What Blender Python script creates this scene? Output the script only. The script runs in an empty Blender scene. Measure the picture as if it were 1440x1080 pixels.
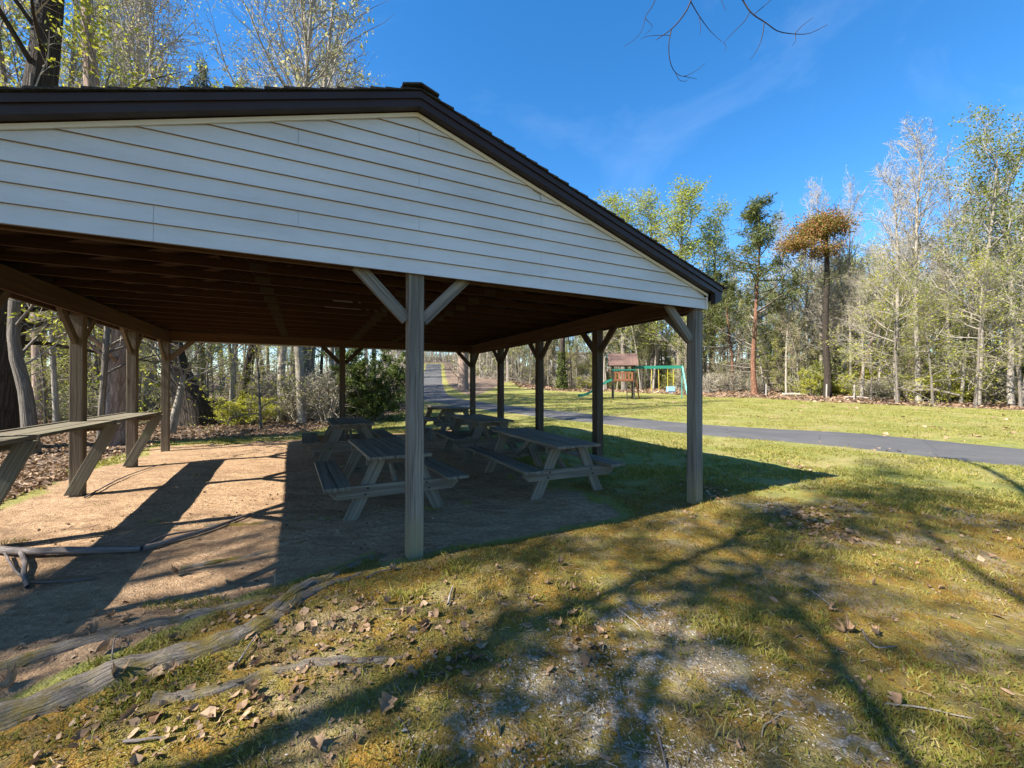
import bpy, math, random
import numpy as np
from math import sin, cos, pi, radians
SC = bpy.context.scene
COL = SC.collection
F, H = 579.56, 1.54

# ------------------------------------------------------------------ noise and terrain
def _hash(ix, iy, s):
    n = (ix.astype(np.int64)*374761393 + iy.astype(np.int64)*668265263 + s*1442695041) & 0xffffffff
    n = ((n ^ (n >> 13))*1274126177) & 0xffffffff
    n = (n ^ (n >> 16)) & 0xffff
    return n/65535.0
def vn(x, y, s=0):
    x = np.asarray(x, float); y = np.asarray(y, float)
    ix = np.floor(x); iy = np.floor(y); fx = x-ix; fy = y-iy
    fx = fx*fx*(3-2*fx); fy = fy*fy*(3-2*fy)
    a = _hash(ix, iy, s); b = _hash(ix+1, iy, s); c = _hash(ix, iy+1, s); d = _hash(ix+1, iy+1, s)
    return (a*(1-fx)+b*fx)*(1-fy) + (c*(1-fx)+d*fx)*fy - .5
def fbm(x, y, s=0, o=4):
    r = 0; a = 1.
    for i in range(o):
        r = r + a*vn(x*2**i, y*2**i, s+i*17); a *= .5
    return r
def sst(a, b, x):
    t = np.clip((np.asarray(x, float)-a)/(b-a), 0, 1); return t*t*(3-2*t)
def splus(x, k=1.5):
    return np.where(x > 12*k, x, k*np.log1p(np.exp(np.clip(x/k, -30, 12))))

PA = radians(26.714); PX, PY = -.901, 3.80
CA, SA = cos(PA), sin(PA)
W2, PL = 3.72, 8.08
def loc(x, y):
    dx = np.asarray(x, float)-PX; dy = np.asarray(y, float)-PY
    return dx*CA+dy*SA, -dx*SA+dy*CA
def wor(lx, ly): return PX+lx*CA-ly*SA, PY+lx*SA+ly*CA
# the path: near edge and far edge
P_FAR = [(22,1.5),(15.6,6.4),(12.2,9.83),(10.42,12.59),(7.1,14.71),(4.14,18.47),(1.53,22.18),(-1.4,27.06),(-3.9,32.4),(-5.9,38.8),(-7.4,46),(-9.6,58),(-12.6,75),(-17,100)]
P_NEAR = [(19.5,-1.2),(12.6,4.4),(9.34,7.53),(7.97,9.63),(5.64,11.69),(3.31,14.75),(1.21,17.47),(-1.4,21.2),(-4.2,25.6),(-7.6,32),(-10.4,42),(-13,57),(-16.2,75),(-21,100)]
def dens(pts, n):
    p = np.array(pts, float)
    m = len(p); out = []
    for i in range(m-1):
        p0 = p[max(i-1, 0)]; p1 = p[i]; p2 = p[i+1]; p3 = p[min(i+2, m-1)]
        for k in range(n):
            t = k/n
            out.append(.5*((2*p1)+(-p0+p2)*t+(2*p0-5*p1+4*p2-p3)*t*t+(-p0+3*p1-3*p2+p3)*t**3))
    out.append(p[-1]); return np.array(out)
PF, PN = dens(P_FAR, 12), dens(P_NEAR, 12)
PM = (PF+PN)/2; PWD = np.linalg.norm(PF-PN, axis=1)/2
def path_d(x, y):            # distance outside the path's edge (negative = on it)
    x = np.asarray(x, float); y = np.asarray(y, float)
    best = np.full(x.shape, 1e9)
    for (mx, my), w in zip(PM, PWD):
        best = np.minimum(best, np.hypot(x-mx, y-my)-w*.94)
    return best
def tree_s(x, y):            # distance beyond the edge of the right-hand wood
    return (x-25.8)*.90+(y-20.8)*.436
def smooth_h(x, y):
    x = np.asarray(x, float); y = np.asarray(y, float)
    h = .02*splus(y-6.5)
    h = h + .085*splus(y-42, 3)*sst(9, -6, x)*sst(-48, -24, x)
    h = h + .05*splus(tree_s(x, y)-2)*sst(4, 16, x)
    h = h + .012*splus(-x-14, 2)*sst(-5, 6, y)
    return h
def hgt(x, y, pm=None):
    x = np.asarray(x, float); y = np.asarray(y, float)
    h = smooth_h(x, y)
    if pm is None: pm = sst(0, .9, path_d(x, y))
    r = np.hypot(x, y)
    b = .10*fbm(x*.35, y*.35, 3, 3)*sst(1, 9, r)+.035*fbm(x*1.3, y*1.3, 5, 3)+.02*fbm(x*5, y*5, 9, 3)*sst(26, 10, r)+.012*fbm(x*11, y*14, 19, 2)*sst(12, 7, r)
    lx, ly = loc(x, y)
    ins = sst(4.3, 3.5, np.abs(lx))*sst(-.5, .3, ly)*sst(9, 8, ly)
    b = b*(1-.6*ins)
    h = h - .05*ins*sst(5, 0, ly)
    return h + b*pm
def hz(x, y): return float(hgt(np.array([x]), np.array([y]))[0])
def at(u, Z): return (u-720)/F*Z, Z
# roots in the left foreground: (polyline, start radius, end radius)
ROOTS = [([(-3.9,-.9),(-3.1,.6),(-2.55,1.72),(-2.2,2.1),(-1.86,2.37),(-1.66,2.66),(-1.53,2.86)], .17, .085),
         ([(-1.57,2.80),(-1.50,3.02),(-1.38,3.25),(-1.25,3.46)], .075, .035),
         ([(-1.66,2.78),(-1.60,3.05),(-1.52,3.33),(-1.40,3.60),(-1.28,3.78),(-1.14,3.84)], .075, .055),
         ([(-3.3,1.9),(-2.7,2.35),(-2.25,2.68),(-1.95,2.86),(-1.72,3.05)], .085, .05),
         ([(-1.75,2.0),(-1.36,2.19),(-1.05,2.27),(-.80,2.30),(-.55,2.38)], .055, .022),
         ([(-3.4,4.6),(-2.8,4.75),(-2.2,4.9),(-1.9,5.02),(-1.4,5.3)], .04, .02),
         ([(-2.9,3.55),(-2.6,3.72),(-2.3,3.98),(-2.05,4.28)], .045, .02)]

# ------------------------------------------------------------------ scene helpers
def props(o, label=None, cat=None, group=None, kind=None):
    if label: o['label'] = label
    if cat: o['category'] = cat
    if group: o['group'] = group
    if kind: o['kind'] = kind
    return o
def empty(name, x, y, z, rz=0, **k):
    o = bpy.data.objects.new(name, None); COL.objects.link(o)
    o.location = (x, y, z); o.rotation_euler = (0, 0, rz); o.empty_display_size = .2
    return props(o, **k)
def link(name, me, parent=None, **k):
    o = bpy.data.objects.new(name, me); COL.objects.link(o)
    if parent: o.parent = parent
    return props(o, **k)
def np_mesh(name, V, Fc, mats, smooth=False, mi=None, uv=None, attrs=None):
    """V (n,3); Fc: list of (m,k) index arrays of one size each"""
    me = bpy.data.meshes.new(name)
    V = np.asarray(V, np.float32)
    me.vertices.add(len(V)); me.vertices.foreach_set('co', V.ravel())
    Fc = [np.asarray(f, np.int32) for f in Fc if len(f)]
    nl = sum(f.size for f in Fc); nf = sum(len(f) for f in Fc)
    me.loops.add(nl); me.polygons.add(nf)
    me.loops.foreach_set('vertex_index', np.concatenate([f.ravel() for f in Fc]))
    tot = np.concatenate([np.full(len(f), f.shape[1], np.int32) for f in Fc])
    st = np.concatenate([[0], np.cumsum(tot)[:-1]]).astype(np.int32)
    me.polygons.foreach_set('loop_start', st)
    for m in mats: me.materials.append(m)
    if mi is not None: me.polygons.foreach_set('material_index', np.asarray(mi, np.int32))
    me.polygons.foreach_set('use_smooth', np.full(nf, smooth, bool))
    if uv is not None:
        l = me.uv_layers.new(name='UVMap'); l.data.foreach_set('uv', np.asarray(uv, np.float32).ravel())
    for k, a in (attrs or {}).items():
        at_ = me.attributes.new(k, 'FLOAT', 'POINT'); at_.data.foreach_set('value', np.asarray(a, np.float32))
    me.update(calc_edges=True); me.validate()
    return me
RB = random.Random(11)
class MB:
    def __init__(s): s.v = []; s.f = []; s.u = []; s.m = []
    def face(s, pts, uvs=None, m=0):
        b = len(s.v); s.v += [tuple(p) for p in pts]; s.f.append(list(range(b, b+len(pts))))
        s.u += uvs if uvs else [(p[0], p[2]) for p in pts]; s.m.append(m)
    def hexa(s, P, L=None, m=0):
        """8 points: 0-3 one end (ring), 4-7 the other"""
        P = [np.array(p, float) for p in P]
        b = len(s.v); s.v += [tuple(p) for p in P]
        ln = np.linalg.norm(P[4]-P[0]); w = np.linalg.norm(P[1]-P[0]); h = np.linalg.norm(P[3]-P[0])
        ou, ov = RB.random()*40, RB.random()*40
        cr = [0, w, w+h, 2*w+h, 2*w+2*h]
        for k in range(4):
            a, c = k, (k+1) % 4
            s.f.append([b+a, b+c, b+4+c, b+4+a])
            s.u += [(ou, ov+cr[k]), (ou, ov+cr[k+1]), (ou+ln, ov+cr[k+1]), (ou+ln, ov+cr[k])]; s.m.append(m)
        s.f.append([b+3, b+2, b+1, b]); s.u += [(ou+h*.3, ov), (ou+h*.3, ov+w), (ou, ov+w), (ou, ov)]; s.m.append(m)
        s.f.append([b+4, b+5, b+6, b+7]); s.u += [(ou, ov), (ou, ov+w), (ou+h*.3, ov+w), (ou+h*.3, ov)]; s.m.append(m)
    def bar(s, a, c, w, h, up=(0, 0, 1), m=0, cut=None):
        """box from a to c; w across, h along up; cut='z' makes both ends level"""
        a = np.array(a, float); c = np.array(c, float); d = c-a; L = np.linalg.norm(d); d /= L
        up = np.array(up, float); sd = np.cross(d, up); sd /= np.linalg.norm(sd); up = np.cross(sd, d)
        P = []
        for e, o in ((a, 0), (c, 1)):
            for i, j in ((-1, -1), (1, -1), (1, 1), (-1, 1)):
                q = e+sd*w/2*i+up*h/2*j
                if cut == 'z' and abs(d[2]) > .05: q = q-d*(q[2]-e[2])/d[2]
                if cut == 'x' and abs(d[0]) > .05: q = q-d*(q[0]-e[0])/d[0]
                P.append(q)
        s.hexa(P, L, m)
    def box(s, x0, x1, y0, y1, z0, z1, m=0, ax=None):
        d = [x1-x0, y1-y0, z1-z0]; k = ax if ax is not None else d.index(max(d))
        cx, cy, cz = (x0+x1)/2, (y0+y1)/2, (z0+z1)/2
        if k == 0: s.bar((x0, cy, cz), (x1, cy, cz), d[1], d[2], (0, 0, 1), m)
        elif k == 1: s.bar((cx, y0, cz), (cx, y1, cz), d[0], d[2], (0, 0, 1), m)
        else: s.bar((cx, cy, z0), (cx, cy, z1), d[0], d[1], (0, 1, 0), m)
    def prism(s, poly, axis, a0, a1, m=0):
        """poly in (x,z) extruded along y (axis 1) or (y,z) along x (axis 0)"""
        mk = (lambda p, t: (p[0], t, p[1])) if axis == 1 else (lambda p, t: (t, p[0], p[1]))
        n = len(poly)
        s.face([mk(p, a0) for p in poly], [(p[0], p[1]) for p in poly], m)
        s.face([mk(p, a1) for p in reversed(poly)], [(p[0], p[1]) for p in reversed(poly)], m)
        L = 0
        for i in range(n):
            p, q = poly[i], poly[(i+1) % n]; e = math.dist(p, q)
            s.face([mk(q, a0), mk(p, a0), mk(p, a1), mk(q, a1)], [(L+e, 0), (L, 0), (L, a1-a0), (L+e, a1-a0)], m); L += e
    def mesh(s, name, mats, smooth=False, fix=True):
        me = bpy.data.meshes.new(name); me.from_pydata(s.v, [], s.f)
        if not isinstance(mats, (list, tuple)): mats = [mats]
        for m in mats: me.materials.append(m)
        l = me.uv_layers.new(name='UVMap'); l.data.foreach_set('uv', np.array(s.u, np.float32).ravel())
        me.polygons.foreach_set('material_index', np.array(s.m, np.int32))
        me.polygons.foreach_set('use_smooth', np.full(len(s.f), smooth, bool))
        me.update()
        if fix:
            import bmesh
            bm = bmesh.new(); bm.from_mesh(me); bmesh.ops.recalc_face_normals(bm, faces=bm.faces); bm.to_mesh(me); bm.free()
        return me
    def build(s, name, mats, parent=None, bevel=0, **k):
        o = link(name, s.mesh(name, mats), parent, **k)
        if bevel:
            b = o.modifiers.new('bevel', 'BEVEL'); b.width = bevel; b.segments = 2; b.limit_method = 'ANGLE'; b.angle_limit = .6
        return o

def tubes(brs):
    """brs: list of (pts (n,3), radii (n,), sides). Returns V, quads, uv per loop"""
    groups = {}
    for p, r, sd in brs: groups.setdefault((len(p), sd), []).append((p, r))
    Vs, Fs, base, UV = [], [], 0, []
    for (n, sd), it in groups.items():
        P = np.array([i[0] for i in it], float); R = np.array([i[1] for i in it], float)
        T = np.gradient(P, axis=1) if n > 2 else np.repeat((P[:, 1:]-P[:, :1]), 2, axis=1)
        T /= np.linalg.norm(T, axis=2, keepdims=True)+1e-9
        m = T.mean(axis=1, keepdims=True)
        ref = np.where(np.abs(m[..., 2:3]) > .75, np.array([1., .13, 0]), np.array([.05, .1, 1.]))
        A = np.cross(T, ref); A /= np.linalg.norm(A, axis=2, keepdims=True)+1e-9
        Bv = np.cross(T, A)
        an = np.arange(sd)/sd*2*pi
        ring = P[:, :, None, :]+R[:, :, None, None]*(A[:, :, None, :]*np.cos(an)[None, None, :, None]+Bv[:, :, None, :]*np.sin(an)[None, None, :, None])
        B = len(it)
        Vs.append(ring.reshape(-1, 3))
        b = np.arange(B)[:, None, None]*n*sd+np.arange(n-1)[None, :, None]*sd
        j = np.arange(sd)[None, None, :]; j2 = (j+1) % sd
        q = np.stack([b+j, b+j2, b+sd+j2, b+sd+j], -1).reshape(-1, 4)+base
        Fs.append(q)
        L = np.concatenate([np.zeros((B, 1)), np.cumsum(np.linalg.norm(np.diff(P, axis=1), axis=2), axis=1)], 1)
        circ = R.max(axis=1)*2*pi
        u0 = np.broadcast_to(L[:, :-1, None], (B, n-1, sd)); u1 = np.broadcast_to(L[:, 1:, None], (B, n-1, sd))
        v0 = np.broadcast_to((j/sd)*circ[:, None, None], (B, n-1, sd)); v1 = np.broadcast_to(((j+1)/sd)*circ[:, None, None], (B, n-1, sd))
        UV.append(np.stack([np.stack([u0, v0], -1), np.stack([u0, v1], -1), np.stack([u1, v1], -1), np.stack([u1, v0], -1)], -2).reshape(-1, 2))
        base += B*n*sd
    return np.concatenate(Vs), np.concatenate(Fs), np.concatenate(UV)
def leaves(rs, P, size, asp=.55, flat=.0, spread=0., fold=.0, sv=.4):
    """leaf quads at the points P"""
    n = len(P)
    P = P+rs.normal(0, 1, (n, 3))*spread
    D = rs.normal(0, 1, (n, 3)); D[:, 2] *= (1-flat); D /= np.linalg.norm(D, axis=1, keepdims=True)+1e-9
    N = rs.normal(0, 1, (n, 3)); N[:, 2] += flat*3
    S = np.cross(D, N); S /= np.linalg.norm(S, axis=1, keepdims=True)+1e-9
    N = np.cross(S, D)
    s = size*(1+sv*rs.uniform(-1, 1, (n, 1)))
    a = P; b = P+D*s*.5+S*s*asp*.5+N*s*fold; c = P+D*s; d = P+D*s*.5-S*s*asp*.5+N*s*fold
    return np.stack([a, b, c, d], 1).reshape(-1, 3), np.arange(4*n).reshape(-1, 4)

# ------------------------------------------------------------------ materials
class Nt:
    def __init__(s, name, rough=.8):
        s.m = bpy.data.materials.new(name); s.m.use_nodes = True; s.t = s.m.node_tree
        s.b = s.t.nodes['Principled BSDF']; s.out = s.t.nodes['Material Output']
        s.b.inputs['Roughness'].default_value = rough
        s.b.inputs['Specular IOR Level'].default_value = .25
    def n(s, typ, **k):
        nd = s.t.nodes.new(typ)
        for a, v in k.items():
            if a.startswith('i_'):
                key = a[2:].replace('_', ' '); s.set(nd.inputs[key], v)
            else: setattr(nd, a, v)
        return nd
    def set(s, sock, v):
        if isinstance(v, bpy.types.NodeSocket): s.t.links.new(v, sock)
        elif isinstance(v, (tuple, list)) and len(v) == 3 and sock.type == 'RGBA': sock.default_value = (*v, 1)
        else: sock.default_value = v
    def coord(s, which='Object'): return s.n('ShaderNodeTexCoord').outputs[which]
    def mapv(s, v, sc): return s.n('ShaderNodeMapping', i_Vector=v, i_Scale=sc).outputs[0]
    def noise(s, v, sc, det=4, rough=.55, dist=0):
        return s.n('ShaderNodeTexNoise', i_Vector=v, i_Scale=sc, i_Detail=det, i_Roughness=rough, i_Distortion=dist).outputs['Fac']
    def vor(s, v, sc, feature='F1', out='Distance', rnd=1):
        return s.n('ShaderNodeTexVoronoi', feature=feature, i_Vector=v, i_Scale=sc, i_Randomness=rnd).outputs[out]
    def ramp(s, f, stops, interp='LINEAR'):
        r = s.n('ShaderNodeValToRGB', i_Fac=f); r.color_ramp.interpolation = interp
        e = r.color_ramp.elements
        while len(e) < len(stops): e.new(.5)
        for el, (p, c) in zip(e, stops):
            el.position = p; el.color = (*c, 1) if isinstance(c, (tuple, list)) else (c, c, c, 1)
        return r.outputs[0]
    def mix(s, f, a, b, bt='MIX'):
        x = s.n('ShaderNodeMix', data_type='RGBA', blend_type=bt)
        s.set(x.inputs[0], f); s.set(x.inputs[6], a); s.set(x.inputs[7], b); return x.outputs[2]
    def math(s, op, a, b=0., c=0.):
        x = s.n('ShaderNodeMath', operation=op); s.set(x.inputs[0], a); s.set(x.inputs[1], b); s.set(x.inputs[2], c); return x.outputs[0]
    def rng(s, f, a, b, c=0., d=1.):
        return s.n('ShaderNodeMapRange', i_Value=f, i_From_Min=a, i_From_Max=b, i_To_Min=c, i_To_Max=d).outputs[0]
    def attr(s, nm): return s.n('ShaderNodeAttribute', attribute_name=nm).outputs['Fac']
    def island(s): return s.n('ShaderNodeNewGeometry').outputs['Random Per Island']
    def objrand(s): return s.n('ShaderNodeObjectInfo').outputs['Random']
    def col(s, c): s.set(s.b.inputs['Base Color'], c)
    def bump(s, h, st=.5, d=.01):
        b = s.n('ShaderNodeBump', i_Height=h, i_Strength=st, i_Distance=d); s.t.links.new(b.outputs[0], s.b.inputs['Normal']); return b

def wood(name, c_dark, c_mid, c_light, rough=.85, grain=1., green=None, foot=None):
    k = Nt(name, rough)
    uv = k.n('ShaderNodeUVMap').outputs[0]
    d = k.noise(k.mapv(uv, (1.1, 3.5, 1)), 1.6, 3)
    off = k.n('ShaderNodeVectorMath', operation='MULTIPLY_ADD')
    cx = k.n('ShaderNodeCombineXYZ'); k.set(cx.inputs[1], k.math('MULTIPLY', d, .055))
    k.set(off.inputs[0], cx.outputs[0]); off.inputs[1].default_value = (1, 1, 1); k.set(off.inputs[2], uv)
    g = k.noise(k.mapv(off.outputs[0], (1.2, 70*grain, 1)), 1.0, 5, .65)
    g2 = k.noise(k.mapv(off.outputs[0], (.5, 22*grain, 1)), 1.0, 3, .6)
    big = k.noise(k.coord(), 1.7, 4)
    c = k.ramp(g, [(.3, c_dark), (.48, c_mid), (.72, c_light)])
    c = k.mix(k.rng(g2, .44, .60, 0, .7), c, c_dark)
    c = k.mix(k.rng(big, .35, .7, 0, .45), c, tuple(x*.62 for x in c_mid))
    if green: c = k.mix(k.rng(k.noise(k.coord(), 4, 5), .5, .7, 0, .5), c, green)
    kn = k.vor(k.mapv(off.outputs[0], (1.3, 9, 1)), 1.0); c = k.mix(k.rng(kn, .05, .12, .85, 0), c, tuple(x*.55 for x in c_dark))
    if foot:
        zz = k.n('ShaderNodeSeparateXYZ', i_Vector=k.coord()).outputs[2]
        c = k.mix(k.rng(k.math('ADD', zz, k.math('MULTIPLY', k.noise(k.coord(), 5, 5, .7), .55)), .35, .75, .6, 0), c, foot)
    pr = k.island(); c = k.mix(k.rng(pr, 0, 1, 0, .35), c, tuple(x*.6 for x in c_mid))
    k.col(c)
    k.bump(k.math('ADD', g, k.math('MULTIPLY', g2, 1.4)), .55, .006)
    return k.m
M = {}
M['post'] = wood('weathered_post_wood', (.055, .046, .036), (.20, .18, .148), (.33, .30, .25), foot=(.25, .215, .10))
M['post_brown'] = wood('shaded_brown_post', (.035, .024, .016), (.085, .06, .04), (.15, .11, .075), foot=(.20, .165, .11))  # less weathered brown, darkened further to paint the rear posts' shade
M['post_left'] = wood('half_weathered_post', (.07, .05, .034), (.18, .135, .09), (.28, .22, .155), foot=(.24, .20, .13))
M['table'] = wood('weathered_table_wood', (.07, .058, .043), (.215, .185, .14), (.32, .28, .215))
M['table_dark'] = wood('dark_table_wood', (.07, .06, .045), (.165, .145, .11), (.26, .23, .18))  # darker copy of the table wood for the back tables
M['counter'] = wood('counter_wood', (.07, .055, .038), (.18, .155, .11), (.28, .25, .18), green=(.16, .17, .09))
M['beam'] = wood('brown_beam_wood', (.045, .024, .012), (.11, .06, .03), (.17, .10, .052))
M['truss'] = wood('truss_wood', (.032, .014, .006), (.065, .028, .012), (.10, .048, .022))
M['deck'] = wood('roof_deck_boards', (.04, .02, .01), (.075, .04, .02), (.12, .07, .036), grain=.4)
def bark(name, c0, c1, c2, sc=(2.2, 16), bs=.7, moss=None, crack=.7):
    k = Nt(name, .95)
    o = k.coord(); uv = k.n('ShaderNodeUVMap').outputs[0]
    wv = k.n('ShaderNodeVectorMath', operation='ADD'); k.set(wv.inputs[0], k.mapv(uv, (sc[0], sc[1], 1)))
    cx = k.n('ShaderNodeCombineXYZ'); k.set(cx.inputs[1], k.math('MULTIPLY', k.noise(o, 3, 4), 2.2)); k.set(cx.inputs[0], k.math('MULTIPLY', k.noise(o, 5, 3), .8)); k.set(wv.inputs[1], cx.outputs[0])
    v = wv.outputs[0]
    rn = k.noise(v, 1.0, 7, .68, .5)
    cr = k.vor(v, .8, 'DISTANCE_TO_EDGE')
    fine = k.noise(o, 40, 4, .7)
    b = k.noise(o, 1.1, 5)
    c = k.ramp(rn, [(.3, c0), (.5, c1), (.72, c2)])
    c = k.mix(k.rng(cr, 0, .12, crack, 0), c, c0)
    c = k.mix(k.rng(fine, .45, .7, 0, .4), c, c0)
    c = k.mix(k.rng(b, .4, .65, 0, .45), c, tuple(x*.6 for x in c1))
    c = k.mix(k.math('MULTIPLY', k.objrand(), .3), c, tuple(x*.55 for x in c1))
    if moss: c = k.mix(k.rng(k.noise(o, 4.2, 6, .65), .46, .60, 0, .85), c, moss)
    k.col(c); k.bump(k.math('ADD', k.math('ADD', rn, k.math('MULTIPLY', fine, .4)), k.rng(cr, 0, .2, 0, .6*crack)), bs, .03)
    return k.m
M['bark'] = bark('grey_bark', (.07, .06, .05), (.19, .165, .135), (.33, .30, .26))
M['bark_dark'] = bark('dark_furrowed_bark', (.018, .014, .011), (.06, .047, .037), (.12, .10, .08), (1.6, 13), 1, None, .9)
M['bark_pale'] = bark('pale_bark', (.12, .105, .085), (.31, .275, .23), (.48, .44, .38), (2.5, 9), .5, None, .25)
M['bark_red'] = bark('reddish_pine_bark', (.06, .03, .018), (.21, .105, .065), (.34, .19, .125), (3.5, 12))
M['bark_peel'] = bark('peeling_bark', (.09, .06, .045), (.34, .25, .20), (.56, .46, .39), (2.2, 6), .8, None, .5)
M['root'] = bark('root_bark', (.08, .065, .05), (.24, .205, .165), (.26, .23, .19), (3.5, 30), 1., (.17, .125, .016), .5)
M['stick'] = bark('dry_stick_bark', (.07, .055, .05), (.21, .18, .165), (.36, .33, .31), (4, 60), .6, None, .2)
M['twig'] = bark('twig_bark', (.16, .138, .11), (.34, .30, .25), (.50, .45, .38), (3, 20), .2, None, .1)
M['twig_dark'] = bark('dark_twig_bark', (.02, .015, .012), (.05, .038, .03), (.09, .07, .055), (3, 20), .2, None, .1)
M['twig_red'] = bark('reddish_twig_bark', (.12, .075, .065), (.27, .19, .165), (.38, .30, .27), (3, 20), .2, None, .1)
def leafm(name, ca, cb, cc, tr=.45, rough=.6, big=1.1):
    k = Nt(name, rough)
    r = k.island(); b = k.noise(k.coord(), big, 3)
    c = k.ramp(r, [(0, ca), (.5, cb), (1, cc)])
    c = k.mix(k.rng(b, .35, .65, 0, .5), c, ca)
    k.col(c)
    tl = k.n('ShaderNodeBsdfTranslucent', i_Color=k.mix(.35, c, (1, .95, .3), 'MULTIPLY'))
    mx = k.n('ShaderNodeMixShader', i_Fac=tr)
    k.t.links.new(k.b.outputs[0], mx.inputs[1]); k.t.links.new(tl.outputs[0], mx.inputs[2])
    k.t.links.new(mx.outputs[0], k.out.inputs[0])
    return k.m
M['leaf_spring'] = leafm('spring_leaf', (.22, .27, .04), (.33, .37, .06), (.44, .44, .12))
M['leaf_yellow'] = leafm('yellow_green_leaf', (.30, .33, .035), (.44, .44, .05), (.54, .50, .10))
M['leaf_pale'] = leafm('pale_bud_leaf', (.30, .30, .14), (.38, .37, .19), (.48, .45, .27))
M['leaf_green'] = leafm('green_leaf', (.13, .165, .025), (.20, .23, .04), (.30, .30, .07))
M['leaf_cedar'] = leafm('evergreen_leaf', (.05, .08, .014), (.085, .12, .022), (.15, .175, .04), .3)
M['needle'] = leafm('pine_needle', (.06, .08, .022), (.11, .13, .035), (.18, .18, .06), .25)
M['leaf_rust'] = leafm('rusty_leaf', (.24, .10, .04), (.30, .16, .06), (.20, .17, .06), .35)
M['leaf_dead'] = leafm('dead_leaf', (.13, .075, .042), (.27, .175, .105), (.42, .30, .195), .12, .75, 3)
M['grass'] = leafm('grass_blade', (.17, .18, .032), (.29, .27, .052), (.46, .37, .15), .4, .6, .8)
M['straw'] = leafm('dry_straw', (.17, .125, .075), (.30, .23, .15), (.46, .38, .27), .15, .8, 2)
def plain(name, c, rough=.6, var=.25, sc=6, bump=.15, metal=0, dirt=None):
    k = Nt(name, rough)
    n = k.noise(k.coord(), sc, 6, .6); n2 = k.noise(k.coord(), sc*9, 3)
    cc = k.mix(k.rng(n, .3, .7, 0, var*2), c, tuple(x*(1-var*1.4) for x in c))
    if dirt: cc = k.mix(k.rng(k.noise(k.coord(), sc*.6, 6, .7), .48, .72, 0, .55), cc, dirt)
    k.col(cc); k.b.inputs['Metallic'].default_value = metal
    k.set(k.b.inputs['Roughness'], k.rng(n, .3, .7, max(rough-.12, 0), min(rough+.12, 1)))
    k.bump(k.math('ADD', n2, n), bump, .004); return k.m
# vinyl siding: wood-grain emboss runs along the board
k = Nt('cream_vinyl_siding', .5); o = k.coord()
gr = k.noise(k.mapv(o, (5, 5, 110)), 1., 4, .6); st = k.noise(k.mapv(o, (.9, .9, 2.6)), 1., 6, .65)
c = k.mix(k.rng(st, .42, .75, 0, .6), (.54, .55, .55), (.37, .38, .38))
c = k.mix(k.rng(k.noise(k.mapv(o, (7, 7, 40)), 1., 5, .7), .52, .78, 0, .35), c, (.38, .37, .33))
k.col(c); k.bump(gr, .12, .003); M['siding'] = k.m
M['lap_shade'] = plain('siding_lap_shadow', (.26, .20, .155), .8, .25)  # brown strips that paint the shadow lines under each lap
M['trim'] = plain('cream_trim', (.66, .62, .54), .5, .12)
M['fascia'] = plain('dark_brown_fascia', (.030, .019, .017), .42, .25, 3, .06)
k = Nt('dark_shingle', .95); uv = k.coord()
c = k.ramp(k.noise(uv, 60, 3), [(.3, (.012, .011, .010)), (.7, (.055, .05, .045))]); k.col(c); k.bump(k.noise(uv, 200, 2), .5, .004); M['shingle'] = k.m
M['plate'] = plain('galvanised_plate', (.08, .06, .043), .5, .2, 20, .1, .4)
# ground
k = Nt('ground', .95); o = k.coord()
n1 = k.noise(o, .7, 5); n2 = k.noise(o, 3.1, 6, .6); n3 = k.noise(o, 19, 5, .65); n4 = k.noise(o, 95, 3, .7)
dirt = k.ramp(n3, [(.28, (.20, .125, .07)), (.52, (.36, .235, .135)), (.75, (.50, .365, .235))])
dirt = k.mix(k.rng(n2, .45, .7, 0, .55), dirt, (.26, .155, .08))
dirt = k.mix(k.rng(k.vor(o, 46), 0, .22, .4, 0), dirt, (.5, .42, .33))
dirt = k.mix(k.rng(k.noise(k.mapv(o, (1.2, 3.0, 1)), 1.3, 7, .7, .8), .47, .62, 0, .75), dirt, (.19, .115, .062))
dirt = k.mix(k.rng(k.noise(k.mapv(o, (5, 9, 5)), 1., 6, .7, .5), .56, .7, 0, .55), dirt, (.15, .095, .055))
lc = k.n('ShaderNodeTexVoronoi', i_Vector=k.mapv(o, (1, 1, 1)), i_Scale=17.).outputs['Color']
sep = k.n('ShaderNodeSeparateColor', i_Color=lc).outputs[0]
lit = k.ramp(sep, [(0, (.05, .034, .025)), (.35, (.11, .075, .052)), (.7, (.19, .135, .098)), (1, (.28, .21, .16))])
lit = k.mix(k.rng(n2, .5, .7, 0, .5), lit, (.10, .07, .045))
lawn = k.ramp(n2, [(.25, (.12, .14, .026)), (.5, (.20, .205, .045)), (.75, (.32, .27, .085))])
lawn = k.mix(k.rng(n3, .35, .7, 0, .55), lawn, (.13, .135, .035))
lawn = k.mix(k.rng(n1, .46, .66, 0, .6), lawn, (.30, .235, .105))
moss = k.ramp(n2, [(.25, (.085, .095, .02)), (.42, (.235, .125, .015)), (.55, (.175, .135, .024)), (.68, (.22, .165, .08)), (.8, (.11, .125, .03))])
moss = k.mix(k.rng(n3, .35, .75, 0, .6), moss, (.10, .072, .018))
moss = k.mix(k.rng(n4, .54, .75, 0, .7), moss, (.33, .28, .12))
moss = k.mix(k.rng(k.noise(o, 1.35, 5, .6), .52, .64, 0, .7), moss, (.27, .215, .145))
moss = k.mix(k.rng(k.noise(o, 8.5, 6, .7), .54, .64, 0, .7), moss, (.085, .06, .035))
gv = k.n('ShaderNodeTexVoronoi', i_Vector=o, i_Scale=75.).outputs
gs = k.n('ShaderNodeSeparateColor', i_Color=gv['Color']).outputs[0]
grav = k.ramp(gs, [(0, (.14, .12, .09)), (.5, (.27, .235, .185)), (.85, (.38, .34, .28)), (1, (.52, .48, .43))])
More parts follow.
